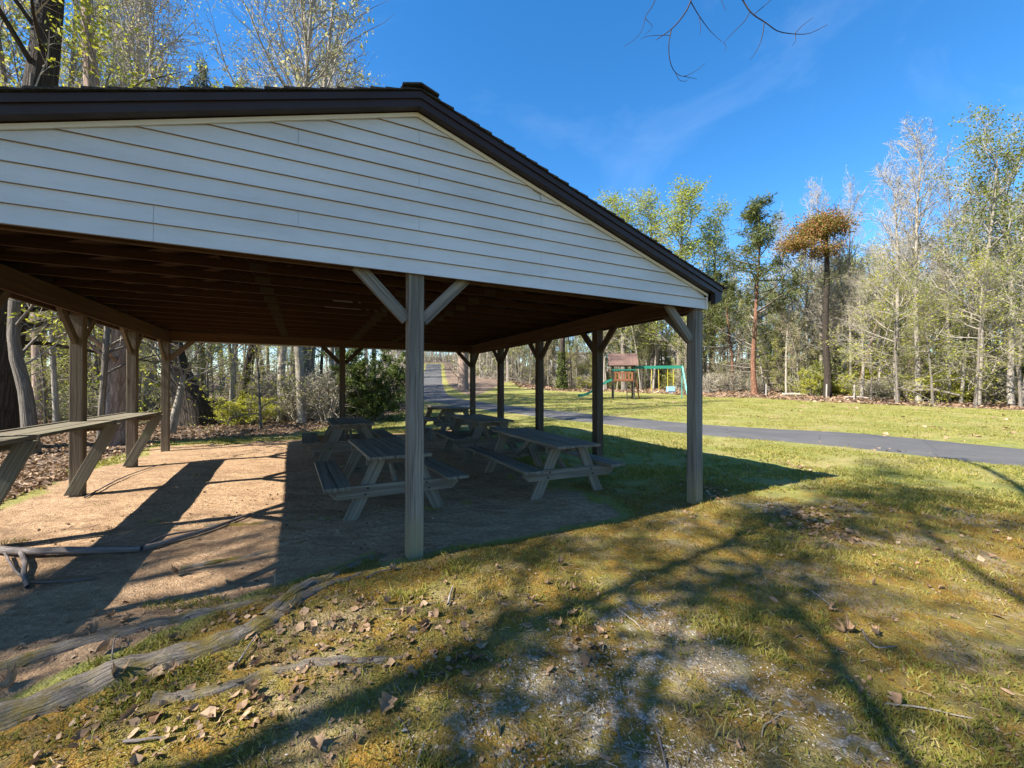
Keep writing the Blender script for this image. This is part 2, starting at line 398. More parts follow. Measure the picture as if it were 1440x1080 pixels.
edge = k.math('MULTIPLY', k.math('SUBTRACT', k.noise(o, 2.3, 7, .65), .5), 1.1)
def msk(a, soft=.12): return k.rng(k.math('ADD', k.attr(a), edge), .5-soft, .5+soft)
c = k.mix(msk('moss', .2), lawn, moss)
c = k.mix(k.math('MULTIPLY', msk('gravel', .22), k.math('MULTIPLY', k.rng(n3, .42, .58, 0, 1), k.rng(k.noise(o, 6.5, 5, .65), .44, .56, 0, 1))), c, grav)
c = k.mix(msk('dirt', .1), c, dirt)
c = k.mix(msk('litter', .16), c, lit)
k.col(c)
hgtn = k.math('ADD', k.math('MULTIPLY', n3, 1.2), k.math('ADD', k.math('MULTIPLY', n4, .5), k.math('MULTIPLY', gv['Distance'], .3)))
k.bump(hgtn, .85, .03); M['ground'] = k.m
k = Nt('asphalt', .9); o = k.coord()
c = k.ramp(k.noise(o, 90, 4, .7), [(.3, (.05, .05, .052)), (.55, (.078, .078, .081)), (.8, (.13, .13, .13))])
c = k.mix(k.rng(k.noise(o, .9, 6), .42, .68, 0, .5), c, (.115, .11, .105))
c = k.mix(k.rng(k.vor(k.mapv(o, (1, 1, 1)), .55, 'DISTANCE_TO_EDGE'), 0, .012, .7, 0), c, (.04, .04, .042))
k.col(c); k.bump(k.noise(o, 160, 3), .4, .006); M['asphalt'] = k.m

# ------------------------------------------------------------------ ground sheet
def mk_ground():
    rs = [.25]
    while rs[-1] < 420: rs.append(rs[-1]+max(.022, rs[-1]*.0115)*(1 if rs[-1] < 60 else 3))
    rs = np.array(rs)
    fa = np.radians(np.arange(-72, 72.01, .45)); bk = np.radians(np.arange(76, 288, 6.))
    an = np.concatenate([fa, bk]); na = len(an); nr = len(rs)
    R, A = np.meshgrid(rs, an, indexing='ij')
    X, Y = R*np.sin(A), R*np.cos(A)
    pdist = np.full(X.shape, 5.); w = R < 130
    pdist[w] = path_d(X[w], Y[w])
    Z = hgt(X, Y, sst(0, .9, pdist)) - .02*sst(.1, -.3, pdist)
    lx, ly = loc(X, Y)
    # zones
    nb = fbm(X*.5, Y*.5, 41, 3)
    dirt = sst(4.6, 3.9, -lx-.0+nb*.8)*sst(9.4, 8.2, ly+nb)*sst(2.9, 1.9, lx+nb*.9-.12*ly)
    fr = np.where(lx < -.2, -(-lx-.2)*.42-.0, .02+.0*lx)       # front edge of the bare earth follows the roots on the left
    rootline = (X+2.39)*.866-(Y-1.93)*.5                        # >0: camera side of the big root
    dirt = dirt*np.where(lx < -.3, sst(.1, -.25, rootline+nb*.3), sst(-.25, .15, ly+nb*.25))
    litter = np.maximum(sst(-4.0, -4.7, lx+nb*.8)*sst(-6, -3, ly), sst(9.2, 11., ly+nb)*sst(-5.6, -6.6, X+.28*(Y-14)*0-.12*(Y-14)))
    litter = np.maximum(litter, sst(-1.6, .2, tree_s(X, Y)+nb*1.5)*sst(2, 10, X))
    litter = np.maximum(litter, sst(46, 52, Y+nb*3+.0*X)*sst(8, 12, pdist+nb*3))
    litter = np.maximum(litter, sst(-13, -15, X+.55*(Y-30))*sst(12, 16, Y))
    litter = litter*sst(.2, .8, pdist)*(1-.98*sst(-2, -9, X)*0)
    # the verge between bush and path stays grass
    moss = sst(8.5, 5.0, Y+.35*X*0+nb*2)*sst(9, 5, X)*sst(.5, -.3, dirt)
    gp = lambda cx, cy, r: sst(r*1.35, r*.25, np.hypot((X-cx)*.8, Y-cy))
    grav = np.maximum.reduce([gp(.42, 2.2, .5)*.82, gp(.55, 1.72, .36)*.85, gp(.85, 2.75, .4)*.8, gp(-.1, 1.85, .3)*.7, gp(3.2, 5.15, .45)*.8, gp(1.5, 1.9, .35)*.65, gp(1.2, 2.25, .3)*.7])
    grav = np.maximum(grav, sst(.7, .1, pdist)*sst(-.1,.1,pdist)*.62*sst(20, 5, Y))
    i = np.arange(nr-1)[:, None]*na; j = np.arange(na)[None, :]; j2 = (j+1) % na
    q = np.stack([i+j, i+na+j, i+na+j2, i+j2], -1).reshape(-1, 4)
    V = np.stack([X, Y, Z], -1).reshape(-1, 3)
    V = np.vstack([V, [[0, 0, Z[0].mean()]]]); c = len(V)-1
    tri = np.stack([np.arange(na), (np.arange(na)+1) % na, np.full(na, c)], -1)
    ext = lambda a: np.append(a.ravel(), a.ravel()[0])
    me = np_mesh('ground', V, [q, tri], [M['ground']], True, attrs=dict(dirt=ext(dirt), litter=ext(litter), moss=ext(moss), gravel=ext(grav)))
    o = link('ground', me, kind='structure')
    def look(x, y, arr):
        ri = np.clip(np.searchsorted(rs, np.hypot(x, y)), 0, nr-1); ai = np.clip(np.searchsorted(fa, np.arctan2(x, y)), 0, len(fa)-1)
        return arr[ri, ai]
    return dict(dirt=dirt, litter=litter, moss=moss, gravel=grav, pd=pdist, look=look)
G = mk_ground()
# path
n = len(PF); mcr = 7
t = np.linspace(0, 1, mcr)[None, :, None]
nz = np.random.RandomState(3)
ed = (fbm(np.arange(n)*.5, np.zeros(n), 77, 3)*.35)[:, None]
dr = (PF-PN)/np.linalg.norm(PF-PN, axis=1, keepdims=True)
Pp = (PN+dr*ed*.5)[:, None, :]*(1-t)+(PF-dr*ed*.4)[:, None, :]*t
Zp = hgt(Pp[..., 0], Pp[..., 1], np.zeros(Pp.shape[:2]))+.018
Zp[:, 0] -= .05; Zp[:, -1] -= .05
i = np.arange(n-1)[:, None]*mcr; j = np.arange(mcr-1)[None, :]
q = np.stack([i+j, i+mcr+j, i+mcr+j+1, i+j+1], -1).reshape(-1, 4)
link('path', np_mesh('path', np.dstack([Pp, Zp]).reshape(-1, 3), [q[:, ::-1]], [M['asphalt']], True), kind='structure')

# ------------------------------------------------------------------ pavilion
pav = empty('picnic_pavilion', PX, PY, 0, PA, label='open-sided wooden picnic pavilion with cream siding gable, dark shingle roof and grey posts', cat='pavilion')
SL = .326; ZS, ZA = 2.547, 3.985      # siding bottom, siding apex
YF, YB = -.085, PL+.085               # outer faces of the gable siding
EX = 3.97
rng = random.Random(5)
def gz(p): return hz(*wor(*p))
rowy = [PL*i/4 for i in range(5)]
post_xy = [(s*W2, y) for s in (-1, 1) for y in rowy]+[(0, 0), (0, PL)]
for x, y in post_xy:
    b = MB(); z0 = gz((x, y))-.12
    tw = .0
    top = 2.76 if abs(x) > 1 else 2.75
    b.bar((x, y, z0), (x+rng.uniform(-.006, .006), y, top), .14, .14, (0, 1, 0))
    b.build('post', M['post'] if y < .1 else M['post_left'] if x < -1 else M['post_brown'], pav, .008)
def brace(x, y, dx, dy):
    b = MB(); e = .07
    a = (x+dx*e, y+dy*e, 2.14); c = (x+dx*.50, y+dy*.50, 2.58)
    if abs(dx) > 0: b.bar(a, c, .05, .105, (0, 0, 1))
    else: b.bar(a, c, .05, .105, (0, 0, 1))
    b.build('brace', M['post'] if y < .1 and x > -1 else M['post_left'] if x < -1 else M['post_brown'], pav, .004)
for s in (-1, 1):
    for y in rowy:
        if y > .1: brace(s*W2, y, 0, -1)
        if y < PL-.1: brace(s*W2, y, 0, 1)
    brace(s*W2, 0, -s, 0); brace(s*W2, PL, -s, 0)
for y in (0, PL):
    brace(0, y, 1, 0); brace(0, y, -1, 0)
for s in (-1, 1):                       # side beams: two planks sandwiching the post tops, and end beams
    b = MB()
    for dx in (-.092, .092): b.box(s*W2+dx-.019, s*W2+dx+.019, -.03, PL+.03, 2.51, 2.755)
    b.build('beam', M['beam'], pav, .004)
for y, d in ((0, 1), (PL, -1)):
    b = MB(); b.box(-W2+.115, W2-.115, y+d*.073, y+d*.112, 2.56, 2.755); b.box(-W2+.115, W2-.115, y-d*.062, y-d*.0715, 2.6, 2.755)
    b.build('beam', M['beam'], pav, .004)
# trusses
zb = 2.80
ztop = lambda x: 4.10-SL*abs(x)
ny = 14
for jn in range(ny):
    y = .17+(PL-.34)*jn/(ny-1)
    b = MB(); w = .038
    b.box(-EX+.04, EX-.04, y-w/2, y+w/2, zb-.044, zb+.045)
    for s in (-1, 1):
        b.bar((0, y, ztop(0)-.06), (s*(EX-.06), y, ztop(EX-.06)-.06), w, .09, (0, 0, 1))
        for x0, x1 in ((1.35, 1.95), (1.35, .05)):
            zt = ztop(x1)-.10
            b.bar((s*x0, y, zb+.05), (s*x1, y, zt), w-.004, .085, (1, 0, 0))
    for px_, pz_, pw, ph in ((-1.35, zb, .16, .08), (1.35, zb, .16, .08), (0.3, zb, .2, .08), (-3.72, zb, .2, .086), (3.72, zb, .2, .086), (1.95, ztop(1.95)-.07, .12, .1), (-1.95, ztop(1.95)-.07, .12, .1), (0, ztop(0)-.09, .2, .12)):
        for s in (-1, 1): b.box(px_-pw/2, px_+pw/2, y+s*(w/2+.0012)-.0008, y+s*(w/2+.0012)+.0008, pz_-ph/2, pz_+ph/2, m=1)
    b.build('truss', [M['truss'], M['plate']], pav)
# roof deck, shingles, ridge
for s in (-1, 1):
    b = MB()
    nb_ = 9
    for i_ in range(nb_):
        y0 = -.06+(PL+.12)*i_/nb_; y1 = -.06+(PL+.12)*(i_+1)/nb_-.004
        b.hexa([(0, y0, ztop(0)), (0, y1, ztop(0)), (0, y1, ztop(0)+.02), (0, y0, ztop(0)+.02)] + [(s*EX, y0, ztop(EX)), (s*EX, y1, ztop(EX)), (s*EX, y1, ztop(EX)+.02), (s*EX, y0, ztop(EX)+.02)])
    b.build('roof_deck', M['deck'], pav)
b = MB(); nc = 32
for s in (-1, 1):
    for i_ in range(nc):
        x0 = (EX+.03)*i_/nc; x1 = (EX+.03)*(i_+1)/nc+.05
        z0, z1 = ztop(x0)+.026, ztop(x1)+.026
        jj = rng.uniform(-.007, .007); jo = rng.uniform(-.008, .012)
        ya, yb = YF-.155+jj, PL-YF+.155+jj
        b.hexa([(s*x0, ya, z0-.001), (s*x0, yb, z0-.001), (s*x0, yb, z0+.004), (s*x0, ya, z0+.004), (s*x1, ya, z1+.004), (s*x1, yb, z1+.004), (s*x1, yb, z1+.024), (s*x1, ya, z1+.024)])
b.build('roof_shingles', M['shingle'], pav)
b = MB()
for i_ in range(36):
    y0 = YF-.17+(PL-2*YF+.34)*i_/36; y1 = y0+(PL-2*YF+.34)/36+.04; zz = ztop(0)+.052
    for s in (-1, 1):
        b.hexa([(0, y0, zz+.012), (0, y1, zz), (0, y1, zz+.012), (0, y0, zz+.026)] + [(s*.16, y0, zz-SL*.16+.012), (s*.16, y1, zz-SL*.16), (s*.16, y1, zz-SL*.16+.012), (s*.16, y0, zz-SL*.16+.026)])
b.build('ridge_cap', M['shingle'], pav)
# fascia: rake boards with level return at the eave, drip edge, eave boards and soffits
for ya, yb in ((YF-.055, YF-.125), (YB+.055, YB+.125)):
    for s in (-1, 1):
        up = lambda x, o=0: ztop(x)+.018+o
        lo = lambda x: ZA+.012-SL*abs(x)
        b = MB()
        P = [(0, lo(0)), (3.86, lo(3.86)), (3.86, 2.60), (EX, 2.64), (EX, up(EX)-.004), (0, up(0)-.004)]
        b.prism([(s*x, z) for x, z in P], 1, ya, yb)
        b.build('rake_board', M['fascia'], pav, .003)
        d = -1 if ya < 1 else 1
        b = MB(); P = [(0, up(0)-.058), (EX+.012, up(EX)-.058), (EX+.012, up(EX)-.002), (0, up(0)-.002)]
        b.prism([(s*x, z) for x, z in P], 1, yb+d*.001, yb+d*.016); b.build('drip_edge', M['fascia'], pav)
for s in (-1, 1):
    b = MB(); x0, x1 = sorted((s*EX-s*.001, s*(EX+.022)))
    b.box(x0, x1, YF-.122, YB+.122, ztop(EX)-.145, ztop(EX)+.012); b.build('eave_board', M['fascia'], pav, .003)
    b = MB(); x0, x1 = sorted((s*3.865, s*(EX-.004)))
    b.box(x0, x1, YF-.05, YB+.05, 2.648, 2.66); b.build('soffit', M['fascia'], pav)
# gable siding
XS = 3.81
for yf, d in ((YF, -1), (YB, 1)):
    b = MB(); nco = 11; ch = (ZA-ZS)/nco
    sv = random.Random(3)
    for i_ in range(nco):
        z0 = ZS+i_*ch; z1 = min(z0+ch+.012, ZA)
        hx = lambda z: min(XS, max(.0, (ZA-z)/SL))
        a0, a1 = hx(z0), hx(z1)
        cuts = [-9]+sorted(sv.sample([-2.75, -1.85, -.95, 0.02, 1.3, 2.05, 2.9], 2))+[9]
        for kx in range(3):
            l0, r0_ = max(-a0, cuts[kx]), min(a0, cuts[kx+1]-.0022); l1, r1_ = max(-a1, cuts[kx]), min(a1, cuts[kx+1]-.0022)
            if r0_-l0 < .02: continue
            if r1_ < l1: l1 = r1_ = (l1+r1_)/2 if l0 < 0 < r0_ else (r0_ if abs(r0_) < abs(l0) else l0)
            of = .0012*(kx % 2)
            f = lambda v: yf+d*v
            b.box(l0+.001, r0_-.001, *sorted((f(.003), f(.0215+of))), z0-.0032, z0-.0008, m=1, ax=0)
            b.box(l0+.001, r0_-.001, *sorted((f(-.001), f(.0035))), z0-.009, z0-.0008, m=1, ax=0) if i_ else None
            b.hexa([(l0, f(.004), z0), (r0_, f(.004), z0), (r0_, f(.019+of), z0), (l0, f(.019+of), z0), (l1, f(.0), z1), (r1_, f(.0), z1), (r1_, f(.003+of), z1), (l1, f(.003+of), z1)])
    b.prism([(-XS, ZS+.01), (XS, ZS+.01), (XS, ZA-SL*XS), (0, ZA), (-XS, ZA-SL*XS)], 1, yf-d*.012, yf-d*.002)
    b.build('gable_siding', [M['siding'], M['lap_shade']], pav)
    b = MB()
    for s in (-1, 1):
        P = [(s*.0, ZA+.010), (s*(XS+.03), ZA+.010-SL*(XS+.03)), (s*(XS+.03), ZA-.024-SL*(XS+.03)), (0, ZA-.024)]
        b.prism(P, 1, yf+d*.021, yf+d*.034)
        b.box(*sorted((s*(XS+.001), s*(XS+.03))), *sorted((yf-d*.01, yf+d*.03)), ZS-.002, ZA-.028-SL*(XS+.03))
    b.build('gable_trim', M['trim'], pav)
# counter along the left-hand row of posts
b = MB()
zc = 1.005
for y0, y1 in ((-.3, 2.1), (2.105, 4.1), (4.105, 6.2)):
    b.box(-W2+.073, -W2+.225, y0, y1, zc+rng.uniform(-.004, .003), zc+.038)
    b.box(-W2+.238, -W2+.40, y0+.03, y1-.02, zc+rng.uniform(-.004, .003), zc+.038)
b2 = MB(); b2.box(-W2-.115, -W2-.076, -.3, 6.15, zc-.03, zc+.05)
b3 = MB()
for y0, y1 in zip([-.3]+[q_+.075 for q_ in rowy[:4]], [q_-.075 for q_ in rowy[:4]]+[6.2]):
    if y1-y0 > .06: b3.box(-W2-.072, -W2+.066, y0, y1, zc+.002, zc+.036)
b3.build('counter_infill', M['counter'], pav, .003)
cn = b.build('counter_top', M['counter'], pav, .004)
b2.build('counter_rail', M['counter'], pav, .004)
for y in rowy[:4]:
    z0 = gz((-W2, y))
    for d in (0,):
        b = MB(); b.bar((-W2-.03, y-.092, z0+.03), (-W2+.40, y-.092, zc-.003), .04, .14, (0, 0, 1), cut='z'); b.build('counter_brace', M['counter'], pav, .004)
    b = MB(); b.box(-W2-.07, -W2+.40, y+.073, y+.111, zc-.11, zc-.003); b.build('counter_bearer', M['counter'], pav, .004)

# ------------------------------------------------------------------ picnic tables
M['bolt'] = plain('rusty_bolt', (.05, .035, .028), .6, .3, 30, .1, .6)
def picnic_table(x, y, yaw, dz, hl, label, seed):
    r = random.Random(seed)
    z = hz(x, y)*.5+smooth_h(np.array([x]), np.array([y]))[0]*.5+dz
    t = empty('picnic_table', x, y, z, yaw, label=label, cat='picnic table', group='picnic tables under the pavilion')
    t.rotation_euler = (radians(r.uniform(-.8, .8)), radians(r.uniform(-.8, .8)), yaw)
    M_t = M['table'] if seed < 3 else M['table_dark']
    b = MB(); nb_ = 5; w = .142; tot = .75
    for i_ in range(nb_):
        xx = -tot/2+tot/nb_*(i_+.5); e0, e1 = r.uniform(-.02, .02), r.uniform(-.02, .02)
        b.bar((xx+r.uniform(-.003, .003), -hl+e0, .74+r.uniform(-.004, .004)), (xx, hl+e1, .74+r.uniform(-.004, .004)), w, .04)
    b.build('tabletop', M_t, t, .006)
    for s in (-1, 1):
        b = MB()
        for i_ in range(2):
            xx = s*(.63+i_*.148); e0, e1 = r.uniform(-.015, .015), r.uniform(-.015, .015)
            b.bar((xx, -hl+e0, .43+r.uniform(-.003, .003)), (xx, hl+e1, .43+r.uniform(-.003, .003)), .14, .04)
        b.build('bench', M_t, t, .006)
    for e in (-1, 1):
        ye = e*(hl-.26)
        for s in (-1, 1):
            b = MB(); b.bar((s*.56, ye, -.04), (s*.20, ye, .718), .042, .15, (1, 0, 0), cut='z'); b.build('leg', M_t, t, .004)
        b = MB(); yo = ye+e*.042
        b.hexa([(-.78, yo-.02, .34), (-.78, yo+.02, .34), (-.78, yo+.02, .408), (-.78, yo-.02, .408), (-.70, yo-.02, .262), (-.70, yo+.02, .262), (-.70, yo+.02, .408), (-.70, yo-.02, .408)])
        b.box(-.699, .699, yo-.02, yo+.02, .262, .408)
        b.hexa([(.70, yo-.02, .262), (.70, yo+.02, .262), (.70, yo+.02, .408), (.70, yo-.02, .408), (.78, yo-.02, .34), (.78, yo+.02, .34), (.78, yo+.02, .408), (.78, yo-.02, .408)])
        for s in (-1, 1):
            for xb, zb_ in ((.385, .30), (.355, .37)): b.box(s*xb-.011, s*xb+.011, *sorted((yo+e*.0205, yo+e*.029)), zb_-.011, zb_+.011, m=1)
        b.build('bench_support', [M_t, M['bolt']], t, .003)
        b = MB(); b.box(-.36, .36, ye-e*.043-.02, ye-e*.043+.02, .63, .718); b.build('top_cleat', M_t, t, .003)
        b = MB(); b.bar((0, ye-e*.07, .33), (0, e*.22, .70), .04, .09, (0, 0, 1)); b.build('brace', M_t, t, .003)
    return t
picnic_table(-1.773, 5.753, .492, -.05, 1.0, 'weathered grey picnic table nearest the camera, half hidden by the front middle post', 1)
picnic_table(.435, 6.758, .457, -.04, 1.12, 'long weathered picnic table on bare earth close to the right-hand row of posts', 2)
picnic_table(-3.316, 8.37, .472, .03, .93, 'dark picnic table at the back left in front of the evergreen bush', 3)
picnic_table(-.682, 8.867, .408, .05, 1.0, 'shaded picnic table standing just behind the long one by the right-hand posts', 4)
picnic_table(-1.95, 12.35, .62, .03, .95, 'farthest picnic table behind the others, nearest the asphalt path', 6)

# ------------------------------------------------------------------ trees
def unit(v):
    l = math.sqrt(v[0]*v[0]+v[1]*v[1]+v[2]*v[2])+1e-9; return (v[0]/l, v[1]/l, v[2]/l)
def grow(r, p, d, L, r0, n, wob, lift, r1=.0):
    """a polyline from p along d; lift bends it up (+) or down (-)"""
    pts = [p]; rad = [r0]; st = L/(n-1)
    for i_ in range(n-1):
        d = unit((d[0]+r.gauss(0, wob), d[1]+r.gauss(0, wob), d[2]+r.gauss(0, wob)+lift))
        p = (p[0]+d[0]*st, p[1]+d[1]*st, p[2]+d[2]*st)
        pts.append(p); rad.append(max(r0+(r1-r0)*(i_+1)/(n-1), .0022))
    return pts, rad, d
def side_dir(r, d, ang):
    while True:
        q = (r.gauss(0, 1), r.gauss(0, 1), r.gauss(0, 1))
        c = (d[1]*q[2]-d[2]*q[1], d[2]*q[0]-d[0]*q[2], d[0]*q[1]-d[1]*q[0])
        if c[0]**2+c[1]**2+c[2]**2 > .05: break
    c = unit(c); return unit(tuple(d[i_]*cos(ang)+c[i_]*sin(ang) for i_ in range(3)))
def lerp_pt(pts, rad, t):
    f = t*(len(pts)-1); i_ = min(int(f), len(pts)-2); g = f-i_
    a, b = pts[i_], pts[i_+1]
    return tuple(a[k_]+(b[k_]-a[k_])*g for k_ in range(3)), rad[i_]+(rad[i_+1]-rad[i_])*g, unit((b[0]-a[0], b[1]-a[1], b[2]-a[2]))
def make_tree(seed, Ht=16, r0=.2, first=.4, n1=18, len1=(.28, .12), ang=(60, 35), lift=.06, n2=6, n3=4, wob=.12, lean=(0, 0), trunk_wob=.03,
              leaf=None, lsize=.06, lper=3, lspread=.06, lasp=.55, lflat=.2, mb='bark', mtw='twig', trunk=None, twl=.35, ltop=0., sides=8, l2=.5, r1f=.55, tmin=.008, sector=None, flare=1.35, lprob=1., l3=.42, leafz=0):
    """returns (trunk mesh, crown mesh)"""
    r = random.Random(seed); rs = np.random.RandomState(seed)
    TB, CB, LP = [], [], []
    if trunk is None:
        n = 12
        tp, tr, _ = grow(r, (0, 0, -.25), unit((lean[0], lean[1], 1)), Ht, r0, n, trunk_wob, .02, r0*.12)
        tr = [r0*((1-(i_/(n-1)))**.8*.9+.06) for i_ in range(n)]
    else:
        tp = [tuple(q[:3]) for q in trunk]; tr = [q[3] for q in trunk]
        Dn = dens([(*a, b) for a, b in zip(tp, tr)], 3); tp = [tuple(q[:3]) for q in Dn]; tr = [float(q[3]) for q in Dn]
        Ht = tp[-1][2]
    tr[0] *= flare
    if len(tp) > 3 and tr[0] > .12:
        a, b = tp[0], tp[1]
        tp.insert(1, tuple(a[k_]+(b[k_]-a[k_])*.35 for k_ in range(3))); tr.insert(1, tr[1]*1.08)
    TB.append((tp, tr, sides+2))
    for i_ in range(n1):
        t = first+(1-first)*(i_+r.random())/n1; t = min(t, .995)
        p, rr, d = lerp_pt(tp, tr, t)
        tt = (t-first)/(1-first)
        L = Ht*(len1[0]+(len1[1]-len1[0])*tt)*r.uniform(.6, 1.15)
        a = radians(ang[0]+(ang[1]-ang[0])*tt+r.gauss(0, 8))
        bd = side_dir(r, d, a)
        if sector is not None and r.random() < .8:
            for _ in range(12):
                if bd[0]*sector[0]+bd[1]*sector[1] > .15: break
                bd = side_dir(r, d, a)
        br = max(min(rr*r1f, .012*L+.008), tmin)
        pts, rad, _ = grow(r, p, bd, L, br, 7, wob, lift, tmin*.6)
        (TB if br > .03 else CB).append((pts, rad, 5 if br > .03 else 4))
        for j_ in range(n2):
            t2 = .2+.8*(j_+r.random())/n2
            p2, r2, d2 = lerp_pt(pts, rad, min(t2, .99))
            L2 = L*l2*r.uniform(.5, 1.1)*(1-.45*t2)
            q, qr, _ = grow(r, p2, side_dir(r, d2, radians(r.uniform(28, 62))), L2, max(r2*.6, tmin*.7), 5, wob*1.25, lift, tmin*.4)
            CB.append((q, qr, 3))
            for k_ in range(n3):
                t3 = .15+.85*(k_+r.random())/n3
                p3, r3, d3 = lerp_pt(q, qr, min(t3, .99))
                L3 = max(L2*l3*r.uniform(.6, 1.2), twl)
                q3, qr3, _ = grow(r, p3, side_dir(r, d3, radians(r.uniform(22, 60))), L3, max(r3*.6, tmin*.5), 4, wob*1.4, lift, tmin*.25)
                CB.append((q3, qr3, 3))
                if leaf and (ltop == 0 or p3[2] > ltop*Ht) and (lprob >= 1 or r.random() < lprob):
                    for _ in range(lper):
                        LP.append(lerp_pt(q3, qr3, r.uniform(.25, 1))[0])
    V, Q, UV = tubes(TB); tme = np_mesh('trunk', V, [Q], [M[mb]], True, uv=UV)
    V, Q, UV = tubes(CB) if CB else (np.zeros((0, 3)), np.zeros((0, 4), int), None)
    mi = [np.zeros(len(Q), np.int32)]; Fs = [Q]
    if LP:
        LV, LF = leaves(rs, np.array(LP), lsize, lasp, lflat, lspread, .08)
        Fs.append(LF+len(V)); V = np.vstack([V, LV]); mi.append(np.ones(len(LF), np.int32))
    cme = np_mesh('crown', V, Fs, [M[mtw], M[leaf or 'leaf_pale']], False, mi=np.concatenate(mi))
    return tme, cme
def make_pine(seed, Ht=15, r0=.16, first=.38, n1=54, mb='bark_red', leaf='needle', size=.32, dens_=30):
    r = random.Random(seed); rs = np.random.RandomState(seed)
    n = 11
    tp, _, _ = grow(r, (0, 0, -.25), (0, 0, 1), Ht, r0, n, .035, .02); tr = [r0*(1-.9*i_/(n-1)) for i_ in range(n)]; tr[0] *= 1.25
    TB, CB, LP = [(tp, tr, 9)], [], []
    for i_ in range(n1):
        t = .12+.87*(i_+r.random())/n1; p, rr, d = lerp_pt(tp, tr, min(t, .99))
        dead = t < first
        tt = max((t-first)/(1-first), 0)
        L = Ht*(.25*(1-tt)**.75+.03)*r.uniform(.55, 1.15)*(.6 if dead else 1)
        pts, rad, _ = grow(r, p, side_dir(r, d, radians(r.uniform(62, 95)-25*tt)), L, max(.05*L*.4, .012), 6, .1, .05, .006)
        CB.append((pts, rad, 4))
        for j_ in range(3 if dead else 7):
            p2, r2, d2 = lerp_pt(pts, rad, min(.25+.75*(j_+r.random())/7, .99))
            q, qr, _ = grow(r, p2, side_dir(r, d2, radians(r.uniform(30, 65))), L*r.uniform(.18, .4), .008, 4, .16, .05, .004)
            CB.append((q, qr, 3))
            if not dead:
                for _ in range(dens_): 
                    a = lerp_pt(q, qr, r.uniform(.25, 1))[0]; LP.append(a)
    V, Q, UV = tubes(TB); tme = np_mesh('trunk', V, [Q], [M[mb]], True, uv=UV)
    V, Q, _ = tubes(CB)
    LV, LF = leaves(rs, np.array(LP), size, .15, 0, .13, 0)
    cme = np_mesh('crown', np.vstack([V, LV]), [Q, LF+len(V)], [M['bark'], M[leaf]], False, mi=np.concatenate([np.zeros(len(Q)), np.ones(len(LF))]))
    return tme, cme
def make_bush(seed, Ht=3.2, wd=1.3, nl=16000, leaf='leaf_cedar', ls=.07, stems=14, lasp=.5, top=.35, mtw='twig', hang=.0):
    r = random.Random(seed); rs = np.random.RandomState(seed)
    TB, CB, LP = [], [], []
    per = max(1, nl//(stems*9*4))
    for s_ in range(stems):
        a = r.random()*2*pi; rr = r.uniform(0, .25)*wd
        pts, rad, _ = grow(r, (cos(a)*rr, sin(a)*rr, -.1), unit((cos(a)*r.uniform(.05, .55), sin(a)*r.uniform(.05, .55), 1)), Ht*r.uniform(.6, 1.05), .035, 8, .07, .02, .008)
        TB.append((pts, rad, 5))
        for j_ in range(9):
            p, r2, d = lerp_pt(pts, rad, .08+.9*(j_+r.random())/9)
            tt = min(max(p[2]/Ht, 0), 1)
            L = wd*(1-tt*(1-top))*r.uniform(.4, .95)
            q, qr, _ = grow(r, p, side_dir(r, d, radians(r.uniform(45, 85))), L, .014, 5, .14, .02-hang, .004); CB.append((q, qr, 3))
            for k_ in range(4):
                p3, r3, d3 = lerp_pt(q, qr, min(.25+.75*(k_+r.random())/4, .99))
                q3, qr3, _ = grow(r, p3, side_dir(r, d3, radians(r.uniform(25, 65))), L*.4, .006, 4, .2, 0, .003); CB.append((q3, qr3, 3))
                for _ in range(per): LP.append(lerp_pt(q3, qr3, r.uniform(.1, 1))[0])
    V, Q, UV = tubes(TB); tme = np_mesh('stems', V, [Q], [M[mtw]], True, uv=UV)
    V, Q, _ = tubes(CB)
    LV, LF = leaves(rs, np.array(LP), ls, lasp, .1, .05, .05)
    cme = np_mesh('foliage', np.vstack([V, LV]), [Q, LF+len(V)], [M[mtw], M[leaf]], False, mi=np.concatenate([np.zeros(len(Q)), np.ones(len(LF))]))
    return tme, cme
def place(name, meshes, x, y, rz, sc, parts=('trunk', 'crown'), sxy=None, **k):
    o = empty(name, x, y, hz(x, y)-.03, rz, **k); o.scale = (sxy or sc, sxy or sc, sc)
    for nm, me in zip(parts, meshes): link(nm, me, o)
    return o
PR = {}
PR['bare'] = [make_tree(s, 20, .2, .40, 40, (.21, .15), (46, 26), .08, 10, 7, .11, leaf='leaf_pale', lsize=.10, lper=1, lprob=.8, lspread=.08, mb='bark_pale', mtw='twig', tmin=.017, l3=.5) for s in (1, 2)]
PR['slim'] = [make_tree(s, 15, .11, .34, 18, (.20, .09), (50, 28), .07, 8, 5, .13, leaf='leaf_spring' if s == 5 else 'leaf_pale', lsize=.13, lper=2, lprob=.8, lspread=.12, mb=m, mtw=t_, tmin=.014, trunk_wob=.05) for s, m, t_ in ((3, 'bark_pale', 'twig'), (4, 'bark', 'twig_red'), (5, 'bark_pale', 'twig'))]
PR['spring'] = [make_tree(s, 21, .24, .25, 36, (.26, .13), (44, 22), .09, 9, 6, .11, leaf='leaf_spring', lsize=.19, lper=4, lspread=.25, mb='bark', tmin=.015) for s in (6, 7)]
PR['greentop'] = [make_tree(s, 20, .22, .38, 26, (.26, .18), (52, 30), .06, 9, 6, .12, leaf='leaf_green', lsize=.17, lper=4, lspread=.2, mb='bark_pale', ltop=.55, tmin=.015) for s in (8, 9)]
PR['under'] = [make_tree(s, 8, .09, .14, 24, (.46, .22), (80, 50), .02, 9, 5, .12, leaf='leaf_yellow' if s == 10 else 'leaf_spring', lsize=.10, lper=3, lspread=.1, lflat=.7, mb='bark', tmin=.008) for s in (10, 11)]
